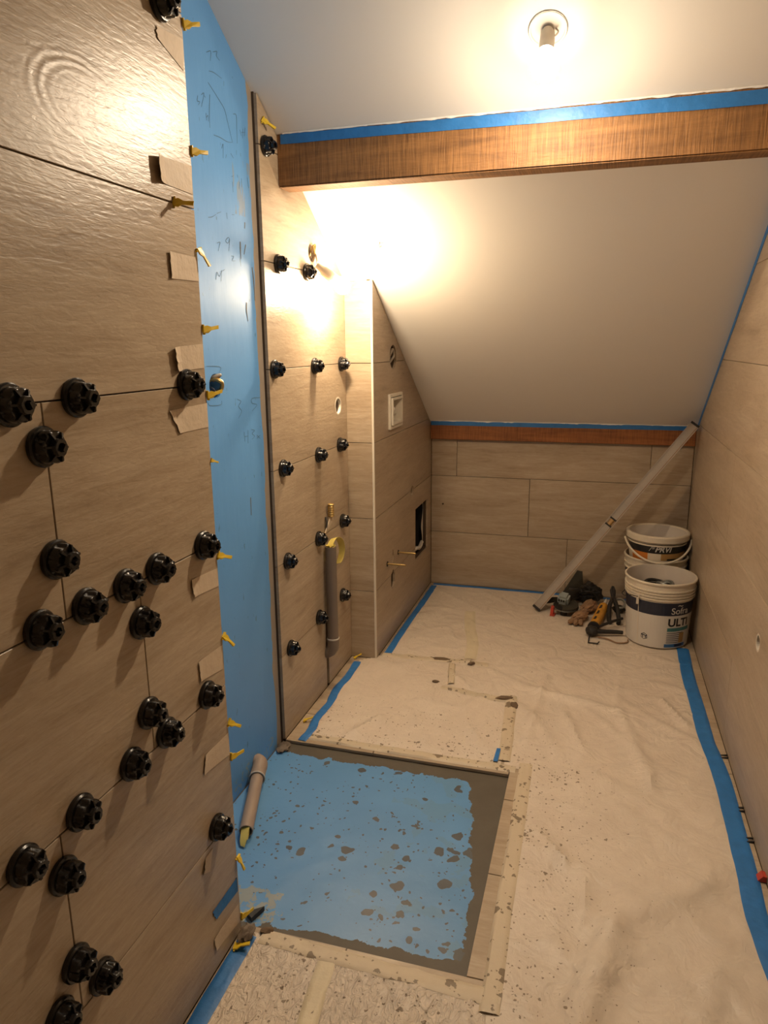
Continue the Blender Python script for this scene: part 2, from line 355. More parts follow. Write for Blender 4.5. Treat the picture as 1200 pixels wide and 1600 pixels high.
def tube(bm, pts, r, seg=8, caps=True):
    pts = [Vector(p) for p in pts]; rings = []
    u = None
    for i, p in enumerate(pts):
        d = (pts[min(i+1, len(pts)-1)]-pts[max(i-1, 0)]).normalized()
        if u is None: u = frame_of(d)[0]
        u = (u-d*u.dot(d)).normalized(); v = d.cross(u)
        rr = r[i] if isinstance(r, (list, tuple)) else r
        rings.append([bm.verts.new(p+(u*math.cos(2*math.pi*k/seg)+v*math.sin(2*math.pi*k/seg))*rr) for k in range(seg)])
    for a, b in zip(rings, rings[1:]):
        for k in range(seg): bm.faces.new((a[k], a[(k+1) % seg], b[(k+1) % seg], b[k]))
    if caps: bm.faces.new(rings[0][::-1]); bm.faces.new(rings[-1])
    return bm
def curve_pts(P, n=8):
    P = [Vector(p) for p in P]; out = []
    Q = [P[0]*2-P[1]]+P+[P[-1]*2-P[-2]]
    for i in range(1, len(Q)-2):
        for k in range(n):
            t = k/n; a, b, c, d = Q[i-1], Q[i], Q[i+1], Q[i+2]
            out.append(.5*((2*b)+(c-a)*t+(2*a-5*b+4*c-d)*t*t+(-a+3*b-3*c+d)*t**3))
    out.append(P[-1]); return out
def lathe(bm, prof, origin, axis=(0, 0, 1), seg=32, closed=False, mod=None):
    """prof: list of (radius, height); mod(theta, r, h) -> radius"""
    u, v, d = frame_of(axis); o = Vector(origin); rings = []
    for r, h in prof:
        if r < 1e-6: rings.append([bm.verts.new(o+d*h)]); continue
        rings.append([bm.verts.new(o+d*h+(u*math.cos(t)+v*math.sin(t))*(mod(t, r, h) if mod else r)) for t in [2*math.pi*k/seg for k in range(seg)]])
    pr = list(zip(rings, rings[1:]))
    if closed: pr.append((rings[-1], rings[0]))
    for a, b in pr:
        for k in range(seg):
            k2 = (k+1) % seg
            if len(a) == 1 and len(b) == 1: continue
            if len(a) == 1: bm.faces.new((a[0], b[k2], b[k]))
            elif len(b) == 1: bm.faces.new((a[k], a[k2], b[0]))
            else: bm.faces.new((a[k], a[k2], b[k2], b[k]))
    return bm
def prism(bm, poly, d, bev=0.0):
    """poly: 3D points of a planar outline; d: extrusion vector"""
    d = Vector(d); A = [bm.verts.new(Vector(p)) for p in poly]; B = [bm.verts.new(Vector(p)+d) for p in poly]
    n = len(A); f0 = bm.faces.new(A); f1 = bm.faces.new(B[::-1])
    for i in range(n): bm.faces.new((A[(i+1) % n], A[i], B[i], B[(i+1) % n]))
    if bev: bmesh.ops.bevel(bm, geom=list(f0.edges), offset=bev, segments=1, affect='EDGES')
    return bm
def ribbon(bm, L, R, up, th=.0006, nw=3):
    """thin tape between two edge lines"""
    up = Vector(up); rows = []; rows2 = []
    for a, b in zip(L, R):
        a = Vector(a); b = Vector(b)
        rows.append([bm.verts.new(a.lerp(b, k/nw)+up*th) for k in range(nw+1)])
        rows2.append([bm.verts.new(a.lerp(b, k/nw)) for k in range(nw+1)])
    for rr, fl in ((rows, 1), (rows2, 0)):
        for i in range(len(rr)-1):
            for k in range(nw): bm.faces.new((rr[i][k], rr[i][k+1], rr[i+1][k+1], rr[i+1][k]))
    for i in range(len(rows)-1):
        bm.faces.new((rows[i][0], rows[i+1][0], rows2[i+1][0], rows2[i][0])); bm.faces.new((rows[i][nw], rows[i+1][nw], rows2[i+1][nw], rows2[i][nw]))
    for i in (0, len(rows)-1):
        for k in range(nw): bm.faces.new((rows[i][k], rows[i][k+1], rows2[i][k+1], rows2[i][k]))
    return bm
def cut(obj, cutters):
    """boolean-subtract closed bmeshes (world coords, obj unrotated) and bake the result"""
    off = Vector((0, 0, 0)); p = obj
    while p is not None: off += p.location; p = p.parent
    for cb in cutters:
        me = bpy.data.meshes.new('c'); bmesh.ops.recalc_face_normals(cb, faces=cb.faces[:]); cb.to_mesh(me); cb.free()
        co = bpy.data.objects.new('c', me); C.objects.link(co)
        md = obj.modifiers.new('b', 'BOOLEAN'); md.operation = 'DIFFERENCE'; md.object = co; md.solver = 'EXACT'
        bpy.context.view_layer.update()
        dg = bpy.context.evaluated_depsgraph_get()
        nm = bpy.data.meshes.new_from_object(obj.evaluated_get(dg)); nm.name = obj.data.name
        obj.modifiers.clear(); obj.data = nm
        bpy.data.objects.remove(co)

# ---------------- room measures (metres) ----------------
XN = -.693      # face of the near left wall (tiled)
YN = 1.189      # its end, where the shower recess begins
XB = -.937      # blue wall at the back of the recess
XC, YC = -.921, 1.9385   # far tiled panel and its left edge
XS, YS = -.813, 2.610    # boxed-in part: side face and front face
YF, XR = 3.618, .453
LV = [0.0, .290, .592, .893, 1.194, 1.495, 1.797, 2.098, 2.40, 2.60]
def slope(y): return min(2.60, .862+.634*(YF-y))
Y_TOP = YF-(2.60-.862)/.634
GAP = .0022; TH = .009
# ---------------- the setting ----------------
def clip_slope(poly, margin=.004):
    """keep the part of a (u,z) outline below the sloping ceiling"""
    out = []
    f = lambda p: (.862+.634*(YF-p[0])-margin)-p[1]
    for i in range(len(poly)):
        a, b = poly[i], poly[(i+1) % len(poly)]; fa, fb = f(a), f(b)
        if fa >= 0: out.append(a)
        if (fa >= 0) != (fb >= 0):
            t = fa/(fa-fb); out.append((a[0]+(b[0]-a[0])*t, a[1]+(b[1]-a[1])*t))
    return out
def side_tile(parent, xf, nx, y0, y1, z0, z1, mat=None, gap=GAP, name='tile'):
    """tile on a wall of constant x; nx = +1/-1 outward normal"""
    g = gap/2; poly = clip_slope([(y0+g, z0+g), (y1-g, z0+g), (y1-g, z1-g), (y0+g, z1-g)])
    if len(poly) < 3: return None
    bm = bmesh.new(); prism(bm, [(xf, y, z) for y, z in poly], (-nx*TH, 0, 0), .0007)
    cy = (y0+y1)/2; cz = (z0+z1)/2
    return link(name, bm, mat or M['tile_y'], parent, loc=(xf, cy, cz))
def face_tile(parent, yf, ny, x0, x1, z0, z1, gap=GAP):
    g = gap/2; bm = bmesh.new()
    prism(bm, [(x0+g, yf, z0+g), (x1-g, yf, z0+g), (x1-g, yf, z1-g), (x0+g, yf, z1-g)], (0, -ny*TH, 0), .0007)
    return link('tile', bm, M['tile_x'], parent, loc=(0.5*(x0+x1), yf, 0.5*(z0+z1)))
def slab_side(name, x0, x1, y0, y1, z0, mat):
    poly = clip_slope([(y0, z0), (y1, z0), (y1, 2.6), (Y_TOP, 2.6), (y0, 2.6)] if y0 < Y_TOP < y1 else [(y0, z0), (y1, z0), (y1, 2.6), (y0, 2.6)], 0.0)
    bm = bmesh.new(); prism(bm, [(x0, y, z) for y, z in poly], (x1-x0, 0, 0))
    return struct(link(name, bm, mat))

# near left wall, tiled, ending at the recess
wall_left = slab_side('wall_left', XN-.12, XN-TH, -1.0, YN-.004, -.03, M['bed'])
rows = {0: [-.01, 1.19], 1: [-.49, .7125, 1.19], 2: [-.26, .941, 1.19], 3: [-.43, .773, 1.19], 4: [-.01, 1.19], 5: [.02, 1.19], 6: [-.01, 1.19], 7: [-.3, 1.19], 8: [-.01, 1.19]}
for k, js in rows.items():
    js = [-1.0]+js
    for a, b in zip(js, js[1:]):
        b2 = YN+GAP/2 if abs(b-1.19) < 1e-6 else b
        side_tile(wall_left, XN, 1, a, b2, LV[k], LV[k+1], M['tile_knot'] if (k == 5 and b > 1) else None)
# return face into the recess
wall_return = struct(link('wall_return', box(bmesh.new(), XB-.05, XN-TH-.001, YN-.003, YN+.001, -.03, 2.39), M['blue_wall']))
# blue coated wall at the back of the recess
wall_recess = slab_side('wall_recess', XB-.10, XB, YN-.1, 1.99, -.03, M['blue_wall'])
# outlet hole in the blue wall
cut(wall_recess, [cyl(bmesh.new(), (XB-.05, 1.655, 1.163), (XB+.02, 1.655, 1.163), .031, seg=24)])
bm = bmesh.new(); cyl(bm, (XB-.055, 1.655, 1.163), (XB-.049, 1.655, 1.163), .034, seg=20); child('outlet_box', bm, M['hole_shade'], wall_recess)  # back disc coloured near-black for the shade in the hole
bm = bmesh.new(); tube(bm, curve_pts([(XB-.045, 1.64, 1.15), (XB-.01, 1.65, 1.18), (XB+.012, 1.665, 1.172), (XB+.002, 1.672, 1.15), (XB-.03, 1.67, 1.145)]), .0055); child('cable', bm, M['brass'], wall_recess, True)
bm = bmesh.new(); tube(bm, curve_pts([(XB-.045, 1.65, 1.17), (XB-.004, 1.652, 1.186), (XB+.006, 1.672, 1.19), (XB-.02, 1.68, 1.175)]), .004); child('cable', bm, M['wire'], wall_recess, True)
bm = bmesh.new(); tube(bm, curve_pts([(XB-.045, 1.635, 1.15), (XB-.004, 1.637, 1.158), (XB+.002, 1.642, 1.145), (XB-.03, 1.648, 1.138)]), .004); child('cable', bm, M['navy'], wall_recess, True)
PEN = [[(1.71, 1.943), (1.731, 1.952), (1.726, 1.93)], [(1.741, 1.954), (1.762, 1.962), (1.758, 1.951), (1.773, 1.946)], [(1.717, 1.905), (1.74, 1.909), (1.778, 1.908)], [(1.709, 1.878), (1.749, 1.859), (1.783, 1.841), (1.796, 1.818), (1.818, 1.773)], [(1.714, 1.853), (1.707, 1.815), (1.705, 1.778)], [(1.722, 1.766), (1.753, 1.768), (1.79, 1.767), (1.818, 1.772)], [(1.83, 1.842), (1.847, 1.843), (1.846, 1.809), (1.844, 1.776)], [(1.863, 1.813), (1.87, 1.8)], [(1.881, 1.82), (1.876, 1.796)], [(1.894, 1.826), (1.888, 1.804)], [(1.871, 1.809), (1.889, 1.814)], [(1.656, 1.834), (1.652, 1.822), (1.664, 1.823), (1.656, 1.814)], [(1.673, 1.841), (1.686, 1.847), (1.67, 1.814)], [(1.688, 1.843), (1.692, 1.84)], [(1.69, 1.806), (1.69, 1.79)], [(1.691, 1.797), (1.699, 1.803), (1.699, 1.79)], [(1.758, 1.744), (1.767, 1.756), (1.763, 1.723)], [(1.781, 1.735), (1.777, 1.726)], [(1.806, 1.743), (1.819, 1.735)], [(1.803, 1.688), (1.814, 1.692)], [(1.835, 1.699), (1.837, 1.692)], [(1.807, 1.676), (1.807, 1.651)], [(1.848, 1.684), (1.84, 1.665)], [(1.892, 1.703), (1.898, 1.678)], [(1.858, 1.694), (1.858, 1.673)], [(1.67, 1.569), (1.689, 1.573), (1.71, 1.582)], [(1.715, 1.585), (1.736, 1.592)], [(1.765, 1.595), (1.767, 1.58)], [(1.795, 1.595), (1.808, 1.596)], [(1.706, 1.514), (1.722, 1.518), (1.717, 1.508), (1.711, 1.496)], [(1.774, 1.532), (1.766, 1.535), (1.752, 1.525), (1.764, 1.521), (1.774, 1.532), (1.766, 1.502)], [(1.778, 1.491), (1.791, 1.491), (1.781, 1.48), (1.799, 1.481)], [(1.69, 1.425), (1.697, 1.444), (1.708, 1.434), (1.722, 1.45), (1.715, 1.423)], [(1.726, 1.449), (1.739, 1.454)], [(1.616, 1.214), (1.684, 1.21), (1.678, 1.196)], [(1.612, 1.123), (1.623, 1.116), (1.676, 1.114), (1.682, 1.124)], [(1.765, 1.122), (1.787, 1.114), (1.772, 1.102), (1.788, 1.087), (1.768, 1.07)], [(1.906, 1.116), (1.855, 1.117), (1.853, 1.104), (1.883, 1.097), (1.851, 1.082)], [(1.796, 1.029), (1.798, 1.002)], [(1.82, 1.031), (1.816, 0.995)], [(1.797, 1.016), (1.818, 1.015)], [(1.84, 1.031), (1.86, 1.026), (1.844, 1.019), (1.858, 1.01), (1.842, 1.003)], [(1.873, 1.011), (1.893, 0.999)], [(1.894, 1.008), (1.872, 1.002)]]
SMEAR = [[(1.895, 1.474), (1.901, 1.437), (1.902, 1.385)], [(1.851, 1.378), (1.848, 1.357), (1.854, 1.328)], [(1.832, 1.533), (1.831, 1.513), (1.831, 1.489)], [(1.863, 1.529), (1.851, 1.503)], [(1.865, 1.586), (1.862, 1.57)], [(1.814, 0.839), (1.812, 0.787)]]
def marks(name, S, wd, mat, lift=.0004):
    bm = bmesh.new()
    for q in S:
        P = [Vector((XB, y, z)) for y, z in q]
        if len(P) > 2: P = curve_pts(P, 4)
        L = []; Rr = []
        for i, p in enumerate(P):
            d = (P[min(i+1, len(P)-1)]-P[max(i-1, 0)]).normalized(); nn = Vector((0, -d.z, d.y)); t = i/(len(P)-1); ww = wd*(.45+.55*math.sin(math.pi*min(1, t+.15)))
            L.append(p+nn*ww/2+Vector((lift, 0, 0))); Rr.append(p-nn*ww/2+Vector((lift, 0, 0)))
        ribbon(bm, L, Rr, (1, 0, 0), .0002, 1)
    o = child(name, bm, mat, wall_recess); o['kind'] = 'stuff'; return o
marks('pencil_marks', PEN, .0016, M['ink'])
marks('grey_smears', SMEAR, .006, M['grime'])

# far tiled panel beside the recess
wall_panel = slab_side('wall_panel', XC-.05, XC-TH, YC+.001, YS+.001, -.0125, M['bed'])
slot = (2.328, 2.350, .270)
for k in range(8):
    if k == 0:
        t = side_tile(wall_panel, XC, 1, YC, slot[0], LV[0], LV[1]); t2 = side_tile(wall_panel, XC, 1, slot[1], YS+.009, LV[0], LV[1])
        side_tile(wall_panel, XC, 1, slot[0], slot[1], slot[2], LV[1])
    else:
        t = side_tile(wall_panel, XC, 1, YC, YS+.009, LV[k], LV[k+1])
        if t and k == 3: cut(t, [cyl(bmesh.new(), (XC-.03, 2.518, 1.041), (XC+.03, 2.518, 1.041), .034, seg=28)])
        if t and k == 5: cut(t, [cyl(bmesh.new(), (XC-.03, 2.303, 1.557), (XC+.03, 2.303, 1.557), .030, seg=24)])
# pale ring in the lower round hole
bm = bmesh.new(); lathe(bm, [(.034, 0), (.034, .009), (.028, .009), (.026, 0)], (XC-TH+.0005, 2.518, 1.041), (1, 0, 0), 28, closed=True); child('hole_liner', bm, M['white_plastic'], wall_panel)
for P, r in (([(XC-.008, 2.30, 1.545), (XC+.004, 2.295, 1.57), (XC+.012, 2.305, 1.58), (XC+.004, 2.312, 1.555)], .003), ([(XC-.008, 2.31, 1.56), (XC+.006, 2.30, 1.575), (XC+.012, 2.298, 1.555), (XC+.016, 2.31, 1.53)], .003)):
    child('wire', tube(bmesh.new(), curve_pts(P), r, 6), M['brass'], wall_panel, True)

# boxed-in part: front face, side face, white edge profile
wall_box = struct(link('wall_box', box(bmesh.new(), XC-.12, XS-TH, YS+TH, YS+TH+.012, -.0125, 1.485), M['bed']))
bs = slab_side('wall_box_side', XS-TH-.014, XS-TH, YS+TH, YF+.02, -.0125, M['bed']); bs.name = 'wall_side'
for k in range(6):
    z1 = min(LV[k+1], slope(YS)-.004-.006) if k < 5 else None
    if k == 5: continue
    face_tile(wall_box, YS, -1, XC-.0008, XS-.006, LV[k], z1)
SIDE = {}
for k in range(5):
    SIDE[k] = side_tile(bs, XS, 1, YS+.006, YF, LV[k], LV[k+1])
def yz_box(y0, y1, z0, z1): return box(bmesh.new(), XS-.06, XS+.03, y0, y1, z0, z1)
def yz_cyl(y, z, r, seg=24): return cyl(bmesh.new(), (XS-.06, y, z), (XS+.03, y, z), r, seg=seg)
flush = (3.273, 3.537, .222, .484)
cut(SIDE[3], [yz_cyl(2.891, 1.212, .049)]); cut(SIDE[4], [yz_cyl(2.891, 1.212, .049)])
cut(SIDE[3], [yz_box(2.822, 2.995, .928, 1.058)])
cut(SIDE[1], [yz_cyl(3.212, .588, .024)]); cut(SIDE[2], [yz_cyl(3.212, .588, .024)])
for k in (0, 1): cut(SIDE[k], [yz_box(*flush)])
cut(SIDE[1], [prism(bmesh.new(), [(XS-.03, y, z) for y, z in [(2.852, .335), (2.872, .345), (2.886, .365), (2.876, .392), (2.866, .398), (2.858, .37)]], (.06, 0, 0))])
hexh = [(2.838, .240), (2.850, .222), (2.880, .222), (2.896, .242), (2.896, .278), (2.875, .306), (2.858, .300), (2.838, .285)]
for k in (0, 1): cut(SIDE[k], [prism(bmesh.new(), [(XS-.05, y, z) for y, z in hexh], (.08, 0, 0))])
cut(bs, [yz_cyl(2.891, 1.212, .046), yz_box(2.826, 2.990, .932, 1.054), yz_box(flush[0]+.006, flush[1]-.006, flush[2]+.006, flush[3]-.006), prism(bmesh.new(), [(XS-.05, y, z) for y, z in hexh], (.08, 0, 0))])
# inside of the flush-plate opening: shade painted as a near-black casing with torn white film
bm = bmesh.new(); box(bm, XS-.12, XS-.105, 3.2, 3.6, .15, .56); child('shade_plate', bm, M['hole_shade'], bs)
def ring_plate(x0, x1, y0, y1, z0, z1, t):
    bm = bmesh.new()
    for a in ((y0, y0+t, z0, z1), (y1-t, y1, z0, z1), (y0+t, y1-t, z0, z0+t), (y0+t, y1-t, z1-t, z1)): box(bm, x0, x1, *a)
    return bm
child('opening_frame', ring_plate(XS-.10, XS-.018, flush[0]+.004, flush[1]-.004, flush[2]+.004, flush[3]-.004, .006), M['dark'], bs)
bm = bmesh.new(); L = []; Rr = []
for i in range(15):
    t = i/14; z = .236+.236*t; L.append((XS-.014, 3.470+.018*math.sin(t*9)+.03*(1-t)**3*-1, z)); Rr.append((XS-.022, 3.521, z))
ribbon(bm, L, Rr, (1, 0, 0), .001, 3); child('torn_film', bm, M['print_white'], bs)
bm = bmesh.new(); tube(bm, curve_pts([(XS-.05, 3.30, .24), (XS-.02, 3.36, .262), (XS-.016, 3.42, .25), (XS-.02, 3.49, .262)]), [.01]*25, 6); child('torn_film', bm, M['print_white'], bs, True)
# wire coil in the upper round hole
child('wire', tube(bmesh.new(), curve_pts([(XS-.02, 2.88, 1.19), (XS-.006, 2.875, 1.225), (XS-.003, 2.895, 1.243), (XS-.003, 2.912, 1.22), (XS-.006, 2.89, 1.20), (XS-.02, 2.88, 1.18)]), .005, 6), M['wire'], bs, True)
bm = bmesh.new(); box(bm, XS-.085, XS-.080, 2.80, 2.98, 1.10, 1.32); child('shade_plate', bm, M['hole_shade'], bs)  # added plate, painted dark so the round hole reads as shaded

trim_1 = struct(link('trim_1', prism(bmesh.new(), [(XS-.0065, YS-.001, 0), (XS+.0012, YS-.001, 0), (XS+.0012, YS+.0065, 0), (XS-.0065, YS+.0065, 0)], (0, 0, slope(YS)-.010)), M['white_plastic']))

# back wall
wall_back = struct(link('wall_back', box(bmesh.new(), -1.05, XR+.1, YF+TH, YF+.12, -.0125, .95), M['bed']))
for k, js in {0: [XS, -.105, XR], 1: [XS, -.303, XR], 2: [XS, -.678, .264, XR]}.items():
    for a, b in zip(js, js[1:]):
        t = face_tile(wall_back, YF, -1, a+(.001 if a == XS else 0), b-(.001 if b == XR else 0), LV[k], LV[k+1] if k < 2 else .858, GAP)
bm = bmesh.new(); cyl(bm, (-.749, YF-.004, .441), (-.749, YF, .441), .005, seg=8); child('plug', bm, M['bed'], wall_back)

# right wall
wall_right = slab_side('wall_right', XR+TH, XR+.12, -1.0, YF+TH, -.0125, M['bed'])
for k, js in {0: [-1.0, -.09, 1.11, 2.31, YF], 1: [-1.0, .55, 1.75, 2.95, YF], 2: [-1, .2, 1.4, 2.6, YF], 3: [-1.0, -.2, 1.0, YF], 4: [-1, .3, 1.5, YF], 5: [-1, .8, YF], 6: [-1, .1, YF], 7: [-1, .1, YF], 8: [-1, .1, YF]}.items():
    for a, b in zip(js, js[1:]):
        t = side_tile(wall_right, XR, -1, a, b, LV[k], LV[k+1], gap=.0014)
        if t and k == 1 and a < 2.009 < b: cut(t, [cyl(bmesh.new(), (XR-.03, 2.009, .469), (XR+.03, 2.009, .469), .026, seg=24)])
bm = bmesh.new(); lathe(bm, [(.026, 0), (.026, .0085), (.0215, .0085), (.020, 0)], (XR+.0005, 2.009, .469), (1, 0, 0), 24, closed=True); child('hole_liner', bm, M['white_plastic'], wall_right)

# wall behind the camera, ceiling, floor
struct(link('wall_front', box(bmesh.new(), -.9, .6, -1.1, -1.0, -.03, 2.6), M['plain_wall']))
bm = bmesh.new()
ys = [-1.1, Y_TOP, YF+.12]
prism(bm, [(-1.1, -1.1, 2.6), (-1.1, Y_TOP, 2.6), (-1.1, YF+.12, .862-.634*.12), (-1.1, YF+.12, .95), (-1.1, Y_TOP+.05, 2.75), (-1.1, -1.1, 2.75)], (1.7, 0, 0))
ceiling = struct(link('ceiling', bm, M['plaster']))
bm = bmesh.new(); box(bm, -1.05, .6, -1.1, 3.74, -.10, -.0125)
floor = struct(link('floor', bm, M['bed']))
def floor_tile(x0, x1, y0, y1):
    g = .0012; bm = bmesh.new(); prism(bm, [(x0+g, y0+g, 0), (x1-g, y0+g, 0), (x1-g, y1-g, 0), (x0+g, y1-g, 0)], (0, 0, -TH), .0006)
    return link('tile', bm, M['tile_f'], floor, loc=((x0+x1)/2, (y0+y1)/2, 0))
yb = [-1.0, -.315, -.011, .293, .597, .901, 1.205, 1.509, 1.813, 2.117, 2.421, 2.725, 3.029, 3.333, YF]
for i, (a, b) in enumerate(zip(yb, yb[1:])):
    if b <= 1.21:
        xs = [XN, -.45 if i % 2 else -.10, XR]
    elif a >= 2.1:
        xs = [XC if a < 2.6 else XS, -.55 if i % 2 else -.28, XR]
        if a < 2.61 < b: xs[0] = XS
    else: xs = None
    if xs:
        for x0, x1 in zip(xs, xs[1:]): floor_tile(x0, x1, a, b)
    else:
        floor_tile(PX1, XR, a, b)
        if b > 2: floor_tile(XC, -.62, PY1, b); floor_tile(-.62, PX1, PY1, b)
floor_tile(XC, XS, 2.421, YS)
# recessed shower base
bm = bmesh.new(); nx, ny = 60, 60
V = [[bm.verts.new((PX0+(PX1-PX0)*i/nx, PY0-.004+(PY1-PY0+.006)*j/ny, -.0115+.0012*noise.noise(Vector((i*.22, j*.22, 0))))) for j in range(ny+1)] for i in range(nx+1)]
for i in range(nx):
    for j in range(ny): bm.faces.new((V[i][j], V[i+1][j], V[i+1][j+1], V[i][j+1]))
pit = child('shower_recess_base', bm, M['pit'], floor, True)

# ---------------- beams ----------------
bm = bmesh.new(); prism(bm, [(XC+.001, 2.06, 1.709), (XC+.001, 2.14, 1.709), (XC+.001, 2.14, slope(2.14)-.001), (XC+.001, 2.06, slope(2.06)-.001)], (XR-XC-.002, 0, 0), 0)
bmesh.ops.bevel(bm, geom=[e for e in bm.edges if abs((e.verts[0].co-e.verts[1].co).x) > 1 and max(e.verts[0].co.z, e.verts[1].co.z) < 1.72], offset=.004, segments=2, affect='EDGES')
for v in bm.verts: v.co.z += .0
tag(link('wooden_beam', bm, M['beam']), 'thick golden rough-sawn wooden beam crossing the sloping ceiling below the round lamp', 'beam')
YBB = 3.588
bm = bmesh.new(); box(bm, XS+.002, XR-.002, YBB, YF-.0005, .786, slope(YF)-.004, 0)
bmesh.ops.bevel(bm, geom=[e for e in bm.edges if abs((e.verts[0].co-e.verts[1].co).x) > 1 and max(e.verts[0].co.z, e.verts[1].co.z) < .8], offset=.003, segments=1, affect='EDGES')
tag(link('wooden_beam', bm, M['beam_back']), 'reddish brown sawn wooden beam at the foot of the slope above the tiled back wall', 'beam')

# ---------------- tapes ----------------
def wav(x, s=1.0, seed=0): return noise.noise(Vector((x*s, seed*3.7, .5)))
def blue_strip(name, label, L, R, up, parent_parts=()):
    o = link(name, ribbon(bmesh.new(), L, R, up, .0007, 4), M['blue_tape']); tag(o, label, 'tape'); return o
# front beam: tape over its upper edge, white paint crust above
n = 90; L = []; Rr = []; L2 = []; R2 = []
for i in range(n+1):
    x = XC+.012+(XR-XC-.016)*i/n; t = i/n
    hi = 1.8475-.004*t+.0015*wav(x, 14, 1); lo = 1.816+.007*(1-t)-.007*t+.002*wav(x, 9, 2)
    L.append((x, 2.0590, lo)); Rr.append((x, 2.0590, hi))
o = blue_strip('beam_tape', 'long blue masking tape along the top edge of the golden front beam', L, Rr, (0, -1, 0))
bm = bmesh.new(); L = []; Rr = []
for i in range(n*2+1):
    x = XC+.02+(XR-XC-.026)*i/(2*n); t = i/(2*n)
    hi = slope(2.0555)-.0012; lo = hi-.003-.003*abs(wav(x, 18, 4))-(.010*max(0, wav(x, 30, 5)+.1) if t > .82 else 0)-.003*max(0, wav(x, 50, 7))
    L.append((x, 2.0568, lo)); Rr.append((x, 2.0548, hi))
ribbon(bm, L, Rr, (0, -1, 0), .0008, 2); child('paint_edge', bm, M['white_paint'], o)
# back beam
L = []; Rr = []
for i in range(n+1):
    x = XS+.004+(XR-XS-.01)*i/n
    L.append((x, YBB-.0006, .858+.001*wav(x, 15, 8))); Rr.append((x, YBB-.0006, .8785))
o = blue_strip('beam_tape', 'blue masking tape on the reddish back beam, chipped with white paint', L, Rr, (0, -1, 0))
bm = bmesh.new(); L = []; Rr = []
for i in range(n*2+1):
    x = XS+.006+(XR-XS-.014)*i/(2*n)
    hi = slope(YBB-.003)-.0008; lo = hi-.0022-.005*max(0, wav(x, 22, 9))-.003*max(0, wav(x, 60, 11))
    L.append((x, YBB-.0018, lo)); Rr.append((x, YBB-.0022, hi))
ribbon(bm, L, Rr, (0, -1, 0), .0006, 1); child('paint_edge', bm, M['white_paint'], o)
# right wall under the slope
L = []; Rr = []
for i in range(61):
    y = 1.2+(3.575-1.2)*i/60
    L.append((XR-.0006, y, slope(y)-.030+.0015*wav(y, 12, 3))); Rr.append((XR-.0006, y, slope(y)-.002))
blue_strip('wall_tape', 'blue masking tape running down the right wall along the sloping ceiling', L, Rr, (-1, 0, 0))

def in_poly(x, y, P):
    c = False
    for i in range(len(P)):
        (x0, y0), (x1, y1) = P[i], P[i-1]
        if (y0 > y) != (y1 > y) and x < (x1-x0)*(y-y0)/(y1-y0)+x0: c = not c
    return c
def edge_d(x, y, P):
    d = 9
    for i in range(len(P)):
        a = Vector(P[i-1]); b = Vector(P[i]); ab = b-a; t = max(0, min(1, (Vector((x, y))-a).dot(ab)/ab.length_squared)); d = min(d, (Vector((x, y))-a-ab*t).length)
    return d
FOLDS = [((.10, 1.42), (.02, 1.10), .010, .030), ((.02, 1.10), (-.03, .90), .007, .03), ((.33, 1.62), (.10, 1.44), .005, .03), ((.20, 1.18), (.14, .80), .008, .03), ((-.10, 1.72), (-.01, 1.58), .006, .010), ((.03, 1.60), (.04, 1.38), .004, .012), ((-.13, 1.10), (-.05, .86), .006, .014),
         ((-.18, 2.50), (.14, 2.40), .005, .02), ((.14, 2.40), (.22, 1.95), .005, .02), ((-.13, 2.62), (-.16, 2.1), .004, .014), ((-.05, 2.35), (.02, 2.12), .005, .012), ((.15, 2.75), (.12, 2.35), .003, .012), ((-.62, 2.62), (-.42, 2.66), .005, .012), ((-.72, 2.02), (-.66, 2.16), .005, .012), ((-.50, 2.56), (-.40, 2.44), .004, .008), ((.30, 1.35), (.18, .95), .005, .03), ((-.3, 1.05), (-.2, .8), .004, .02), ((.05, 2.0), (.25, 1.85), .003, .03), ((.28, 2.55), (.36, 2.35), .005, .01)]
def sheet_h(x, y):
    v = Vector((x*5, y*5, 0)); h = .002+.0045*max(0, noise.fractal(v, 1.0, 2.0, 2)+.35)+.0055*max(0, 1-abs(noise.noise(Vector((x*4+y*2, y*3.1, 4)))*7))+.004*max(0, 1-abs(noise.noise(Vector((x*9-y*3, y*6.1, 9)))*8))
    for a, b, hh, wd in FOLDS:
        a = Vector(a); b = Vector(b); ab = b-a; p = Vector((x, y)); t = (p-a).dot(ab)/ab.length_squared; tc = max(0, min(1, t))
        d = (p-a-ab*tc).length+.01*noise.noise(Vector((x*9, y*9, 1)))
        if t > -.3 and t < 1.3: h += 2.3*hh*math.exp(-(d/wd)**2)*(1 if 0 < t < 1 else .6)
    k = max(0, min(1, (x+.34)/.12))*max(0, min(1, (y-2.88)/.12))     # pressed flat under the tools and buckets
    return h*(1-k)+.0035*k
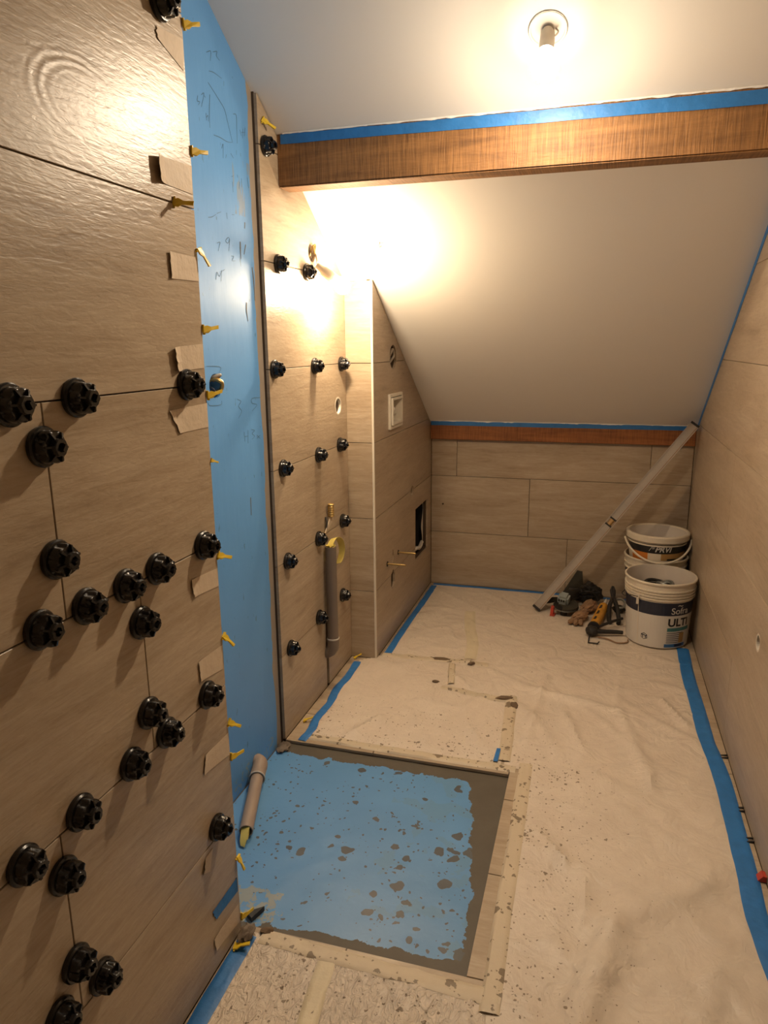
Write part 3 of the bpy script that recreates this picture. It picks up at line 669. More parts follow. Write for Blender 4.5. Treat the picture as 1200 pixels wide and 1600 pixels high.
def sheet(label, P, mat='sheet', base=0.0, cell=.0125, inset=.05):
    xs = [p[0] for p in P]; ysx = [p[1] for p in P]; bm = bmesh.new(); x0, x1, y0, y1 = min(xs), max(xs), min(ysx), max(ysx)
    nx = int((x1-x0)/cell)+1; ny = int((y1-y0)/cell)+1; V = {}
    def vert(i, j):
        if (i, j) not in V:
            x = x0+(x1-x0)*i/nx; y = y0+(y1-y0)*j/ny; e = min(1, edge_d(x, y, P)/inset)
            V[i, j] = bm.verts.new((x, y, base+.0012+(sheet_h(x, y)-.001)*e*e*(3-2*e)))
        return V[i, j]
    for i in range(nx):
        for j in range(ny):
            cx = x0+(x1-x0)*(i+.5)/nx; cy = y0+(y1-y0)*(j+.5)/ny
            if in_poly(cx+.004*wav(cy, 11, 1), cy+.004*wav(cx, 11, 2), P): bm.faces.new((vert(i, j), vert(i+1, j), vert(i+1, j+1), vert(i, j+1)))
    o = link('dust_sheet', bm, M[mat], smooth=True); return tag(o, label, 'floor sheet', None)
P_MAIN = [(-.142, -.95), (.412, -.95), (.412, 2.9), (.412, 3.595), (-.792, 3.595), (-.80, 2.63), (-.40, 2.63), (-.30, 2.36), (-.225, 2.30), (-.212, 1.985), (-.142, 1.97)]
P_FAR = [(-.875, 1.965), (-.222, 1.965), (-.222, 2.38), (-.34, 2.655), (-.80, 2.655), (-.875, 2.57)]
P_NEAR = [(-.665, -.95), (-.135, -.95), (-.135, 1.188), (-.665, 1.188)]
sheet('largest dusty white fleece sheet covering the floor from the bucket to the camera', P_MAIN)
sheet('square of stained white sheet between the recess and the boxed-in wall', P_FAR)
sheet('crinkled shiny white sheet on the floor in front of the near left wall', P_NEAR, 'sheet_shiny')

def smooth_h(x, y):
    e = 0
    for P in (P_MAIN, P_FAR, P_NEAR):
        if in_poly(x, y, P): q = min(1, edge_d(x, y, P)/.05); e = max(e, .0012+(sheet_h(x, y)-.001)*q*q*(3-2*q))
    return e
def floor_tape(label, pts, wd, mat, lift=.0022, n=14, wob=.004, name='floor_tape'):
    C2 = curve_pts([(x, y, 0) for x, y in pts], n); bm = bmesh.new(); rows = []
    for i, p in enumerate(C2):
        d = (C2[min(i+1, len(C2)-1)]-C2[max(i-1, 0)]).normalized(); nn = Vector((-d.y, d.x, 0)); s = i*.05
        ww = wd/2; row = []
        for k in range(7):
            t = -1+2*k/6; q = p+nn*(ww*t+wob*.5*(wav(s, 2.3, 5)+.6*t*wav(s, 5, 6))); z = smooth_h(q.x, q.y)
            row.append((q, z))
        zs = max(z for _, z in row)
        rows.append([bm.verts.new((q.x, q.y, (max(z, zs*.75)+lift) if 0 < k < 6 else z+.0004)) for k, (q, z) in enumerate(row)])
    for a, b in zip(rows, rows[1:]):
        for k in range(6): bm.faces.new((a[k], a[k+1], b[k+1], b[k]))
    o = link(name, bm, mat, smooth=True); return tag(o, label, 'tape')
floor_tape('long blue tape edging the white sheet along the right wall', [(.405, 3.04), (.398, 2.75), (.402, 2.5), (.404, 2.3), (.417, 2.1), (.417, 1.9), (.415, 1.7), (.410, 1.5), (.424, 1.3), (.43, 1.0), (.42, .5), (.42, 0), (.42, -.9)], .050, M['blue_tape'])
floor_tape('blue tape along the foot of the boxed-in wall with the pipe stubs', [(-.783, 2.64), (-.785, 2.9), (-.783, 3.2), (-.783, 3.56)], .034, M['blue_tape'])
floor_tape('blue tape along the foot of the tiled back wall', [(-.79, 3.592), (-.4, 3.594), (.0, 3.592), (.25, 3.594)], .026, M['blue_tape'], lift=.003)
floor_tape('wavy blue tape on the floor below the narrow far tile panel', [(-.868, 1.945), (-.862, 2.02), (-.872, 2.10), (-.868, 2.2), (-.880, 2.32), (-.874, 2.42), (-.880, 2.56)], .032, M['blue_tape'], wob=.008)
floor_tape('wide scuffed blue tape on the floor along the near left wall', [(-.668, 1.176), (-.668, 1.0), (-.664, .8), (-.668, .5), (-.668, -.2), (-.668, -.9)], .040, M['blue_tape'])
floor_tape('stained cream tape strip along the right rim of the recess', [(-.146, 2.00), (-.143, 1.8), (-.141, 1.6), (-.139, 1.4), (-.134, 1.13)], .040, M['dirty_tape'], lift=.0035)
floor_tape('cream tape strip along the far rim of the recess', [(-.845, 1.975), (-.6, 1.968), (-.4, 1.966), (-.175, 1.968)], .034, M['dirty_tape'], lift=.003)
floor_tape('cream tape strip along the near rim of the recess', [(-.640, 1.182), (-.5, 1.178), (-.35, 1.172), (-.115, 1.168)], .042, M['dirty_tape'], lift=.003)
floor_tape('stained tape running away from the far right corner of the recess', [(-.215, 2.00), (-.222, 2.15), (-.228, 2.25), (-.240, 2.42)], .040, M['dirty_tape'], lift=.0045)
floor_tape('crossways stained tape joining the two far floor sheets', [(-.50, 2.42), (-.40, 2.41), (-.30, 2.385), (-.215, 2.385)], .030, M['dirty_tape'], lift=.0045)
floor_tape('cream tape strip starting at the foot of the white corner profile', [(-.80, 2.655), (-.65, 2.655), (-.52, 2.665), (-.36, 2.665)], .034, M['dirty_tape'], lift=.0045)
floor_tape('short stained tape between the two crossways strips', [(-.50, 2.63), (-.485, 2.54), (-.47, 2.45)], .028, M['dirty_tape'], lift=.0050)
floor_tape('faint yellowish tape on the far part of the white sheet', [(-.44, 2.70), (-.455, 2.85), (-.50, 3.05), (-.53, 3.22)], .050, M['tape_yellowish'], lift=.0030)
floor_tape('tan tape strip across the crinkled near sheet', [(-.478, 1.155), (-.468, 1.05), (-.452, .9), (-.44, .6)], .040, M['tape_yellowish'], lift=.0030)
bm = bmesh.new(); ribbon(bm, [(-.246, 1.985, .0075), (-.244, 2.06, .0075)], [(-.232, 1.985, .0078), (-.232, 2.06, .0078)], (0, 0, 1), .0006, 2)
tag(link('tape_scrap', bm, M['blue_tape']), 'small blue tape scrap beyond the far right corner of the recess', 'tape')

# paper tape pieces round the vertical edge of the near wall (y, z corners on the wall face)
def wall_patch(label, q, mat, lift_left=.004, name='tape_scrap'):
    (a, b, c_, d) = q     # top-left, top-right, bottom-right, bottom-left
    bm = bmesh.new(); L = []; Rr = []; n = 8
    for i in range(n+1):
        t = i/n; jag = .004*wav(t, 5, a[0]*40)
        l = Vector((0, a[0], a[1])).lerp(Vector((0, d[0], d[1])), t); r = Vector((0, b[0], b[1])).lerp(Vector((0, c_[0], c_[1])), t)
        l.y += jag; L.append(l); Rr.append(r)
    rows = []
    for l, r in zip(L, Rr):
        rows.append([bm.verts.new((XN+.0006+lift_left*max(0, 1-k/2.5)**2, l.y+(r.y-l.y)*k/8, l.z+(r.z-l.z)*k/8)) for k in range(9)])
    for x, y in zip(rows, rows[1:]):
        for k in range(8): bm.faces.new((x[k], x[k+1], y[k+1], y[k]))
    r_ = bmesh.ops.extrude_face_region(bm, geom=bm.faces[:]); bmesh.ops.translate(bm, verts=[v for v in r_['geom'] if isinstance(v, bmesh.types.BMVert)], vec=(.0005, 0, 0))
    o = link(name, bm, mat, loc=(XN, a[0], a[1])); return tag(o, label, 'tape')
PATCH = [
 ('cream paper tape at the near wall edge just under the topmost black cap', [(1.108, 1.75), (1.186, 1.758), (1.183, 1.71), (1.109, 1.733)], .001),
 ('cream paper tape with a peeled curling left end above the top tile joint', [(1.076, 1.559), (1.188, 1.565), (1.184, 1.519), (1.077, 1.52)], .009),
 ('cream paper tape on the wall edge between the third and fourth yellow clip', [(1.097, 1.416), (1.187, 1.415), (1.187, 1.375), (1.095, 1.373)], .003),
 ('cream paper tape just above the black cap beside the blue wall hole', [(1.083, 1.261), (1.186, 1.267), (1.185, 1.224), (1.091, 1.221)], .007),
 ('cream paper tape just below the black cap beside the blue wall hole', [(1.061, 1.157), (1.187, 1.160), (1.187, 1.116), (1.089, 1.116)], .002),
 ('cream paper tape with ragged end below the edge cap at mid height', [(1.088, .848), (1.183, .841), (1.187, .804), (1.095, .813)], .003),
 ('faint cream paper tape just above the lower edge cap of the near wall', [(1.094, .684), (1.186, .68), (1.182, .63), (1.095, .643)], .002),
 ('cream paper tape well below the second lowest edge cap', [(1.094, .489), (1.187, .484), (1.187, .435), (1.082, .452)], .002),
 ('tiny cream tape tab under the lowest edge cap', [(1.062, .276), (1.097, .279), (1.081, .236), (1.053, .251)], .004),
 ('cream paper tape at the foot of the near wall below the blue tape piece', [(1.076, .077), (1.181, .073), (1.182, .026), (1.08, .045)], .002)]
for lab, q, l in PATCH: wall_patch(lab, q, M['tan_tape'], l)
wall_patch('short dark blue tape piece stuck near the foot of the near left wall', [(1.079, .141), (1.183, .139), (1.183, .105), (1.089, .114)], M['blue_tape'], .001)

# ---------------- black tile-levelling caps ----------------
def make_cap(label):
    r = empty('levelling_cap', label, 'levelling cap')
    child('base_ring', lathe(bmesh.new(), [(0, 0), (.0265, 0), (.0275, .003), (.0275, .0065), (.0255, .009), (.0225, .0095), (0, .0095)], (0, 0, 0), (1, 0, 0), 28), M['knob'], r, True)
    def lobes(t, rr, h):
        k = .5+.5*math.cos(6*t); return rr*(1-.17*(1-k)**2) if .0098 < h < .0235 else rr
    child('grip', lathe(bmesh.new(), [(0, .009), (.0225, .009), (.0232, .0115), (.0230, .020), (.0218, .0228), (.0195, .0238), (.0135, .0238), (0, .0238)], (0, 0, 0), (1, 0, 0), 60, mod=lobes), M['knob'], r, True)
    def hexa(t, rr, h): return rr*(1-.10*(1-abs(math.cos(3*t))))
    child('nut', lathe(bmesh.new(), [(0, .0235), (.0125, .0235), (.0125, .0315), (.0112, .0335), (.0065, .0335), (.0060, .029), (0, .029)], (0, 0, 0), (1, 0, 0), 36, mod=hexa), M['knob'], r, True)
    bm = bmesh.new(); box(bm, .028, .0385, -.0045, .0045, -.0014, .0014); child('stem', bm, M['knob'], r)
    bm = bmesh.new()
    for k in range(6):
        t = 2*math.pi*k/6; d = Vector((0, math.cos(t), math.sin(t))); s = Vector((0, -math.sin(t), math.cos(t)))
        prism(bm, [d*.0115+s*.0014+Vector((.0225, 0, 0)), d*.0222+s*.0014+Vector((.0225, 0, 0)), d*.0212+s*.0014+Vector((.0262, 0, 0)), d*.0115+s*.0014+Vector((.0300, 0, 0))], -s*.0028)
    child('ribs', bm, M['knob'], r)
    return r
def dup(root, label):
    r = root.copy(); C.objects.link(r); r['label'] = label
    for ch in list(root.children):
        c = ch.copy(); C.objects.link(c); c.parent = r
    return r
NEAR_CAPS = [
 (0.715, 1.195, 'black levelling cap cut by the left photo edge on the upper near-wall joint'),
 (0.836, 1.195, 'black levelling cap on the upper near-wall joint, right of the vertical joint'),
 (0.763, 1.137, 'black levelling cap on the vertical joint just below the upper near-wall joint'),
 (1.119, 1.197, 'black levelling cap at the wall edge beside the hole in the blue wall'),
 (0.763, 0.984, 'black levelling cap alone on the vertical joint at mid height of the near wall'),
 (1.136, 0.901, 'black levelling cap at the right end of the middle near-wall joint'),
 (0.986, 0.902, 'black levelling cap on the middle joint, first left of the one at the wall edge'),
 (0.902, 0.900, 'black levelling cap on the middle joint, centre of the chain of five'),
 (0.810, 0.900, 'black levelling cap on the middle joint just right of the upper vertical joint'),
 (0.719, 0.900, 'black levelling cap on the middle joint, leftmost of its row'),
 (0.932, 0.827, 'black levelling cap on the vertical joint right under the middle joint row'),
 (1.113, 0.608, 'black levelling cap at the wall edge at the end of the lower joint'),
 (0.930, 0.667, 'black levelling cap on the vertical joint, upper of a touching pair'),
 (0.974, 0.606, 'black levelling cap on the lower joint, lower of a touching pair'),
 (0.874, 0.606, 'black levelling cap on the lower joint just left of the touching pair'),
 (0.751, 0.603, 'black levelling cap on the lower joint right of the lowest vertical joint top'),
 (1.114, 0.315, 'dusty black levelling cap lowest at the wall edge above the shower recess'),
 (0.641, 0.601, 'black levelling cap on the lower joint nearest the left photo edge'),
 (0.705, 0.533, 'black levelling cap at the top of the lowest visible vertical joint'),
 (0.707, 0.381, 'black levelling cap, left one of the side-by-side pair near the bottom left'),
 (0.755, 0.310, 'black levelling cap, right one of the side-by-side pair near the bottom left'),
 (0.665, 0.329, 'black levelling cap cut by the bottom photo edge, lowest on the near wall'),
 (1.121, 1.787, 'black levelling cap cut by the top photo edge, highest on the near wall')]
FAR_CAPS = [
 (1.975, 1.799, 'dull black levelling cap on the far panel touching the end of the golden beam'),
 (2.029, 1.495, 'black levelling cap left of the lit wall bulb on the far panel'),
 (2.247, 1.491, 'bright lit levelling cap directly below the wire hole of the far panel'),
 (1.972, 1.194, 'black levelling cap at the left edge of the far panel, second joint from top'),
 (2.289, 1.194, 'shiny levelling cap in the middle of the far panel joint below the bulb'),
 (2.553, 1.193, 'shiny levelling cap in the inner corner on the joint below the bulb'),
 (2.002, 0.893, 'black levelling cap at the left of the far panel joint at waist height'),
 (2.300, 0.891, 'black levelling cap mid panel below the round hole, casting a long shadow'),
 (2.519, 0.897, 'black levelling cap in the inner corner with a yellow clip beside it'),
 (2.007, 0.593, 'black levelling cap at the left of the far panel, level with the threaded pipe end'),
 (2.276, 0.595, 'black levelling cap just below the threaded pipe end, above the grey pipe'),
 (2.528, 0.600, 'black levelling cap in the inner corner right of the threaded pipe end'),
 (2.259, 0.306, 'black levelling cap half hidden behind the standing grey pipe'),
 (2.004, 0.296, 'lowest black levelling cap at the left of the far panel'),
 (2.509, 0.304, 'lowest black levelling cap in the inner corner, right of the grey pipe')]
cap0 = None
for X, lst, grp in ((XN, NEAR_CAPS, 'black levelling caps on the near left wall'), (XC, FAR_CAPS, 'black levelling caps on the far tile panel')):
    for i, (y, z, lab) in enumerate(lst):
        if cap0 is None: o = cap0 = make_cap(lab)
        else: o = dup(cap0, lab)
        o.location = (X+.0003, y, z); o.rotation_euler = (random.uniform(0, 6.28), 0, 0); o['group'] = grp

# ---------------- yellow clips ----------------
def make_clip(label):
    r = empty('tile_clip', label, 'clip')
    bm = bmesh.new(); prism(bm, [(0, -.004, -.0055), (.004, .006, -.0075), (.007, .012, -.0035), (.012, .030, -.0035), (.012, .031, .003), (.006, .014, .0025), (.003, .006, .006), (0, -.002, .0045)], (.0028, 0, .0006))
    child('tab', bm, M['clip'], r)
    bm = bmesh.new(); box(bm, -.002, .003, -.0015, .0012, -.009, .009); child('strap', bm, M['clip'], r)
    return r
CL = [(1.191, 1.782, .3, 'yellow plastic clip at the wall edge next to the topmost black cap'), (1.191, 1.589, .1, 'yellow plastic clip above the peeled cream tape at the wall edge'),
 (1.191, 1.429, -1.1, 'down-pointing yellow clip above the third cream tape of the wall edge'), (1.191, 1.292, .15, 'yellow plastic clip just above the tape over the blue wall hole'),
 (1.191, 1.174, .2, 'yellow plastic clip touching the hole in the blue wall'), (1.189, 1.053, -.4, 'tiny yellow clip end halfway between the two middle edge caps'),
 (1.191, .866, -.4, 'yellow clip just below the middle edge cap of the near wall'), (1.191, .697, -1.0, 'yellow plastic clip above the faint tape and the lower edge cap'),
 (1.191, .506, -.7, 'yellow plastic clip below the second lowest edge cap'), (1.191, .427, -.05, 'yellow plastic clip at the edge just above the grey floor pipe'),
 (1.191, .184, -1.5, 'yellow clip pointing straight down under the lowest edge cap'), (1.191, .032, -.1, 'yellow clip at the near left corner of the shower recess')]
c0 = None
for y, z, rx, lab in CL:
    if c0 is None: o = c0 = make_clip(lab)
    else: o = dup(c0, lab)
    o.location = (XN+.001, y, z); o.rotation_euler = (rx, 0, 0); o['group'] = 'yellow clips on the near wall edge'
    if 'tiny' in lab: o.scale = (.5, .5, .5)
def one_clip(lab, loc, rot, sc=1.0):
    o = dup(c0, lab); o.location = loc; o.rotation_euler = rot; o.scale = (sc,)*3
    return o
one_clip('yellow clip standing in the top horizontal joint of the near wall', (XN+.001, 1.125, 1.496), (-.1, 0, -1.0))
one_clip('yellow clip beside the inner corner cap below the round hole', (XC+.002, 2.548, .893), (-.15, 0, -.3), .9)
one_clip('yellow clip under the ceiling above the end of the golden beam', (XC+.002, 1.965, 1.862), (-.5, 0, -.4), 1.2)
one_clip('yellow clip on the floor in the inner corner of the far panel', (-.90, 2.585, .004), (0, -1.57, -.9), 1.0)
one_clip('yellow clip lying on the floor joint left of the wavy blue tape', (-.905, 2.06, .004), (0, -1.4, -1.2), 1.0)
one_clip('yellow clip on the blue floor tape in front of the near wall foot', (-.680, 1.135, .006), (0, -1.3, -1.3), 1.1)
bm = bmesh.new(); bmesh.ops.create_icosphere(bm, subdivisions=3, radius=1)
for v in bm.verts: v.co = Vector((v.co.x*.015, v.co.y*.024, v.co.z*.014))*(1+.45*noise.noise(v.co*2.2)); v.co += Vector((-.668, 1.166, .017))
tag(link('mortar_lump', bm, M['mortar'], smooth=True), 'brown lump of dried mortar on the blue tape at the near wall foot', 'mortar lump')
bm = bmesh.new(); prism(bm, [(-.705, 1.235, -.010), (-.672, 1.262, -.010), (-.685, 1.222, -.010)], (0, 0, .012)); tag(link('plastic_wedge', bm, M['dark']), 'small black plastic wedge in the near left corner of the recess', 'wedge')
bm = bmesh.new(); prism(bm, [(.432, 1.655, .002), (.452, 1.655, .002), (.452, 1.655, .016), (.444, 1.655, .018)], (0, .022, 0)); tag(link('plastic_wedge', bm, M['red']), 'small red plastic wedge at the foot of the right wall', 'wedge')
for (x, y, sx, sy, sz, rot, lab) in [(-.555, 2.665, .040, .012, .006, .1, 'long flat brown mortar crumb on the tape before the boxed wall'), (-.425, 2.650, .016, .009, .006, .6, 'small brown mortar crumb right of the long flat one'),
      (-.262, 2.385, .030, .012, .007, .2, 'dark brown mortar crumb where the two stained tapes meet'), (-.222, 2.350, .014, .018, .008, .5, 'round brown mortar crumb right of the stained tape corner'), (-.53, 2.455, .014, .008, .005, 0, 'brown mortar crumb at the lower end of the short stained tape'), (-.635, 1.196, .016, .009, .006, .3, 'brown mortar crumb on the near rim tape of the recess')]:
    bm = bmesh.new(); bmesh.ops.create_icosphere(bm, subdivisions=2, radius=1)
    for v in bm.verts: q = v.co.copy(); v.co = Vector((q.x*sx, q.y*sy, q.z*sz))*(1+.5*noise.noise(q*2+Vector((x*50, y*50, 0))))
    bmesh.ops.rotate(bm, verts=bm.verts[:], matrix=Matrix.Rotation(rot, 3, 'Z')); bmesh.ops.translate(bm, verts=bm.verts[:], vec=(x, y, smooth_h(x, y)+.004))
    tag(link('mortar_crumb', bm, M['crumb'], smooth=True), lab, 'mortar crumb')
# spacers under the right wall
for i, (y, s) in enumerate([(1.80, 1), (1.93, 1), (2.20, .8)]):
    bm = bmesh.new(); prism(bm, [(.428, y, .001), (.4525, y, .001), (.4525, y, .007)], (0, .004, 0)); prism(bm, [(.430, y+.016, .001), (.4525, y+.016, .001), (.4525, y+.016, .006)], (0, .004, 0))
    tag(link('tile_spacer', bm, M['dark']), ['thin black spacer pair at the right wall foot, nearest the red wedge', 'thin black spacer pair at the right wall foot, middle of three', 'thin black spacer pair at the right wall foot, nearest the buckets'][i], 'spacer', 'spacers under the right wall')

# ---------------- lamps ----------------
def bulb(parent, pos, axis, r, color, strength, bp='bulb', led=False):
    a = Vector(axis).normalized(); prof = []
    if led:      # forward-only dome; dim neck and cone shaped to keep light off the ceiling
        mt = newmat(parent.name+'_glow', (1, .9, .8), .3, emit=(color, strength))
        child(bp, lathe(bmesh.new(), [(r*math.sin(math.pi*i/20), -r*math.cos(math.pi*i/20)) for i in range(13, 20)]+[(0, r)], pos, tuple(a), 28), mt, parent, True)
        mt2 = newmat(parent.name+'_neck_glow', (1, .9, .8), .3, emit=(color, strength*.03))
        child('dimmed_neck', lathe(bmesh.new(), [(r*.55, -r*1.25), (r*.80, -r*.75), (r*.97, -r*.25), (r, 0), (r*.965, r*.27), (r*.90, r*.446), (0, r*.44)], pos, tuple(a), 28), mt2, parent, True)
        child('heat_sink', lathe(bmesh.new(), [(0, -r*1.9), (r*.45, -r*1.9), (r*.56, -r*1.24), (0, -r*1.24)], pos, tuple(a), 28), M['socket'], parent, True)
        return
    for i in range(15):
        t = math.pi*i/14; rr = r*math.sin(t); hh = -r*math.cos(t)
        if i and i < 5: rr = max(rr, r*.62); 
        prof.append((rr if 0 < i < 14 else 0, hh*(1.25 if hh < 0 else 1)))
    mt = newmat(parent.name+'_glow', (1, .9, .8), .3, emit=(color, strength))
    child(bp, lathe(bmesh.new(), prof, pos, tuple(a), 20), mt, parent, True)
p = Vector(CEILING_BULB['pos']); nrm = Vector((0, -.535, -.845)); base = Vector((-.155, 1.881, 1.963))
lamp = empty('ceiling_lamp', 'bare lit bulb in a round box on the sloping ceiling above the golden beam', 'lamp', tuple(base))
child('lamp_box', lathe(bmesh.new(), [(.043, .0), (.043, .0035), (.039, .0035), (.038, -.001), (0, -.001)], base+nrm*.0005, tuple(nrm), 36), M['lampbase'], lamp, True)
child('box_rim', lathe(bmesh.new(), [(.0425, 0), (.0445, 0), (.0445, .002), (.0425, .002)], base+nrm*.0006, tuple(nrm), 36, closed=True), M['steel'], lamp)
ax = (p-(base+nrm*.004)).normalized(); s0 = base+nrm*.004
child('socket', lathe(bmesh.new(), [(0, 0), (.012, 0), (.016, .008), (.0175, .036), (.0165, .05), (0, .05)], s0, tuple(ax), 20), M['socket'], lamp, True)
child('wire', tube(bmesh.new(), curve_pts([base+nrm*.002+Vector((.018, 0, 0)), base+nrm*.016+Vector((.024, -.004, 0)), base+nrm*.020+Vector((.014, 0, -.004)), s0+ax*.012]), .002, 6), M['wire'], lamp, True)
bulb(lamp, p, ax, .032, CEILING_BULB['color'], CEILING_BULB['strength'], led=True)
p = Vector(WALL_BULB['pos']); s0 = Vector((-.886, 2.318, 1.500)); ax = (p-s0).normalized()
lamp = empty('hanging_lamp', 'bare lit bulb hanging by wires out of the hole in the far tile panel', 'lamp', tuple(s0))
child('socket', lathe(bmesh.new(), [(0, -.03), (.009, -.03), (.012, -.01), (.0165, .0), (.018, .035), (.0175, .05), (0, .05)], s0, tuple(ax), 20), M['socket'], lamp, True)
for dx in (0, .005):
    child('wire', tube(bmesh.new(), curve_pts([(XC-.006, 2.305, 1.552+dx), (XC+.014, 2.297+dx, 1.545+dx), (XC+.022, 2.288, 1.527+dx), s0-ax*.028]), .0022, 6), M['wire'], lamp, True)
bulb(lamp, p, ax, .027, WALL_BULB['color'], WALL_BULB['strength'])
bm = bmesh.new(); tube(bm, curve_pts([(-.735, 2.455, slope(2.455)-.001), (-.735, 2.45, slope(2.455)-.014), (-.732, 2.448, slope(2.455)-.018), (-.728, 2.452, slope(2.455)-.012)]), .0025, 6)
tag(link('wire_hook', bm, M['wire'], smooth=True), 'tiny wire end poking out of the slope right above the hanging bulb', 'hook')

# ---------------- pipes and fittings ----------------
px, py = XC+.026, 2.332
r = empty('drain_pipe', 'dark grey standing drain pipe on the far panel with yellow tape in its mouth', 'pipe', (px, py, .16))
child('tube', lathe(bmesh.new(), [(.0205, .195), (.0205, .553), (.0180, .553), (.0175, .50), (0, .50)], (px, py, 0), (0, 0, 1), 24), M['pvc'], r, True)
child('collar', lathe(bmesh.new(), [(.0212, .193), (.0232, .195), (.0232, .199), (.0212, .200)], (px, py, 0), (0, 0, 1), 24, closed=True), M['pvc_ring'], r, True)
bm = bmesh.new(); tube(bm, [(px, py, .196), (px, py, .175), (px-.002, py, .160), (px-.010, py, .147), (px-.022, py, .139), (px-.045, py, .136)], [.0228, .0228, .0226, .0224, .022, .022], 20); child('elbow', bm, M['pvc'], r, True)
bm = bmesh.new(); cv = curve_pts([(px+.002, py-.012, .535), (px, py+.002, .562), (px+.004, py+.035, .575), (px+.008, py+.078, .555), (px+.010, py+.092, .515), (px+.006, py+.080, .480), (px+.004, py+.060, .470)], 6)
ribbon(bm, [q+Vector((-.012, 0, -.003)) for q in cv], [q+Vector((.012, 0, .004)) for q in cv], (0, .4, .9), .001, 3); child('sealing_tape', bm, M['yellow_tape'], r, True)
bm = bmesh.new()
for k in range(5):
    t = 2*math.pi*k/5; ribbon(bm, [Vector((px, py, .535))+Vector((math.cos(t), math.sin(t), 0))*q+Vector((0, 0, q*1.1)) for q in (.002, .012, .019)], [Vector((px, py, .545))+Vector((math.cos(t+1.1), math.sin(t+1.1), 0))*q+Vector((0, 0, q*.7)) for q in (.002, .012, .0195)], (0, 0, 1), .001, 2)
child('sealing_tape', bm, M['yellow_tape'], r)

A = Vector((-.918, 1.742, .022)); B = Vector((-.829, 1.478, .010)); d = (B-A).normalized()
r = empty('waste_pipe', 'grey-brown waste pipe lying in the corner of the shower recess', 'pipe', tuple((A+B)/2))
bm = bmesh.new(); uu = frame_of(d)
cyl(bm, A+d*.02, B, .0185, seg=24, caps=False)
lathe(bm, [(.0185, 0), (.0160, 0), (.0155, -.03), (0, -.03)], B, tuple(d), 24); child('tube', bm, M['pvc_light'], r, True)
bm = bmesh.new(); tube(bm, curve_pts([Vector((XB+.001, 1.758, .030)), A+Vector((.0, .006, .006)), A+d*.03, A+d*.055], 5), .0225, 24); child('elbow', bm, M['pvc_light'], r, True)
child('collar', lathe(bmesh.new(), [(.022, 0), (.0242, .001), (.0242, .005), (.022, .006)], A+d*.052, tuple(d), 24, closed=True), M['pvc_ring'], r, True)
bm = bmesh.new()
ribbon(bm, [B-d*.02+Vector((-.010, 0, .008)), B+Vector((-.013, 0, .006)), B+d*.03+Vector((-.013, 0, -.008)), B+d*.04+Vector((-.010, 0, -.014))], [B-d*.02+Vector((.009, 0, .010)), B+Vector((.011, 0, .012)), B+d*.022+Vector((.010, 0, .006)), B+d*.042+Vector((.002, 0, -.014))], (0, -.3, 1), .001, 3)
ribbon(bm, [B-d*.01+Vector((-.008, 0, -.006)), B+d*.02+Vector((-.014, 0, -.010))], [B-d*.01+Vector((.010, 0, -.004)), B+d*.018+Vector((.008, 0, -.010))], (0, -.3, 1), .001, 2)
child('sealing_tape', bm, M['yellow_tape'], r, True)
bm = bmesh.new(); bmesh.ops.create_icosphere(bm, subdivisions=3, radius=1)
for v in bm.verts:
    q = v.co.copy(); v.co = Vector((q.x*.018, q.y*.030, q.z*.008))*(1+.5*noise.noise(q*2.5))+Vector((-.912, 1.90, -.004))
tag(link('mortar_lump', bm, M['mortar'], smooth=True), 'grey mortar heap in the far left corner of the recess', 'mortar lump')

# threaded pipe end with a twist of paper tape on the far panel
q = Vector((XC+.016, 2.372, .650))
r = empty('threaded_pipe_end', 'brass threaded pipe end with paper twist standing above the grey pipe', 'pipe fitting', tuple(q))
child('thread', lathe(bmesh.new(), [(0, 0)]+[(.0125 if i % 2 else .0108, .004+i*.004) for i in range(11)]+[(.0125, .050), (.0095, .052), (0, .050)], q, (0, 0, 1), 20), M['brass'], r, True)
bm = bmesh.new(); ribbon(bm, [(XC+.012, 2.365, .652), (XC+.012, 2.345, .630), (XC+.010, 2.318, .606)], [(XC+.014, 2.398, .652), (XC+.014, 2.385, .632), (XC+.010, 2.326, .602)], (1, 0, 0), .002, 3); child('paper_twist', bm, M['tan_tape'], r)
bm = bmesh.new(); tube(bm, [(XC+.002, 2.352, .655), (XC+.010, 2.345, .640), (XC+.010, 2.335, .615)], .004, 6); child('shut_off', bm, M['dark'], r, True)
# two threaded rods
for (y, z, lab) in ((2.954, .359, 'brass threaded rod sticking out of the boxed wall, upper right one'), (2.780, .358, 'brass threaded rod sticking out of the boxed wall, lower left one')):
    bm = bmesh.new(); lathe(bm, [(0, 0)]+[(.0042 if i % 2 else .0036, .001+i*.003) for i in range(30)]+[(0, .092)], (XS-.008, y, z), (1, 0, 0), 10)
    r = empty('threaded_rod', lab, 'rod', (XS, y, z), 'threaded rods on the boxed wall'); child('rod', bm, M['brass'], r, True)
    child('washer', lathe(bmesh.new(), [(.0045, 0), (.011, 0), (.011, .002), (.0045, .002)], (XS+.0003, y, z), (1, 0, 0), 16, closed=True), M['dark'], r)
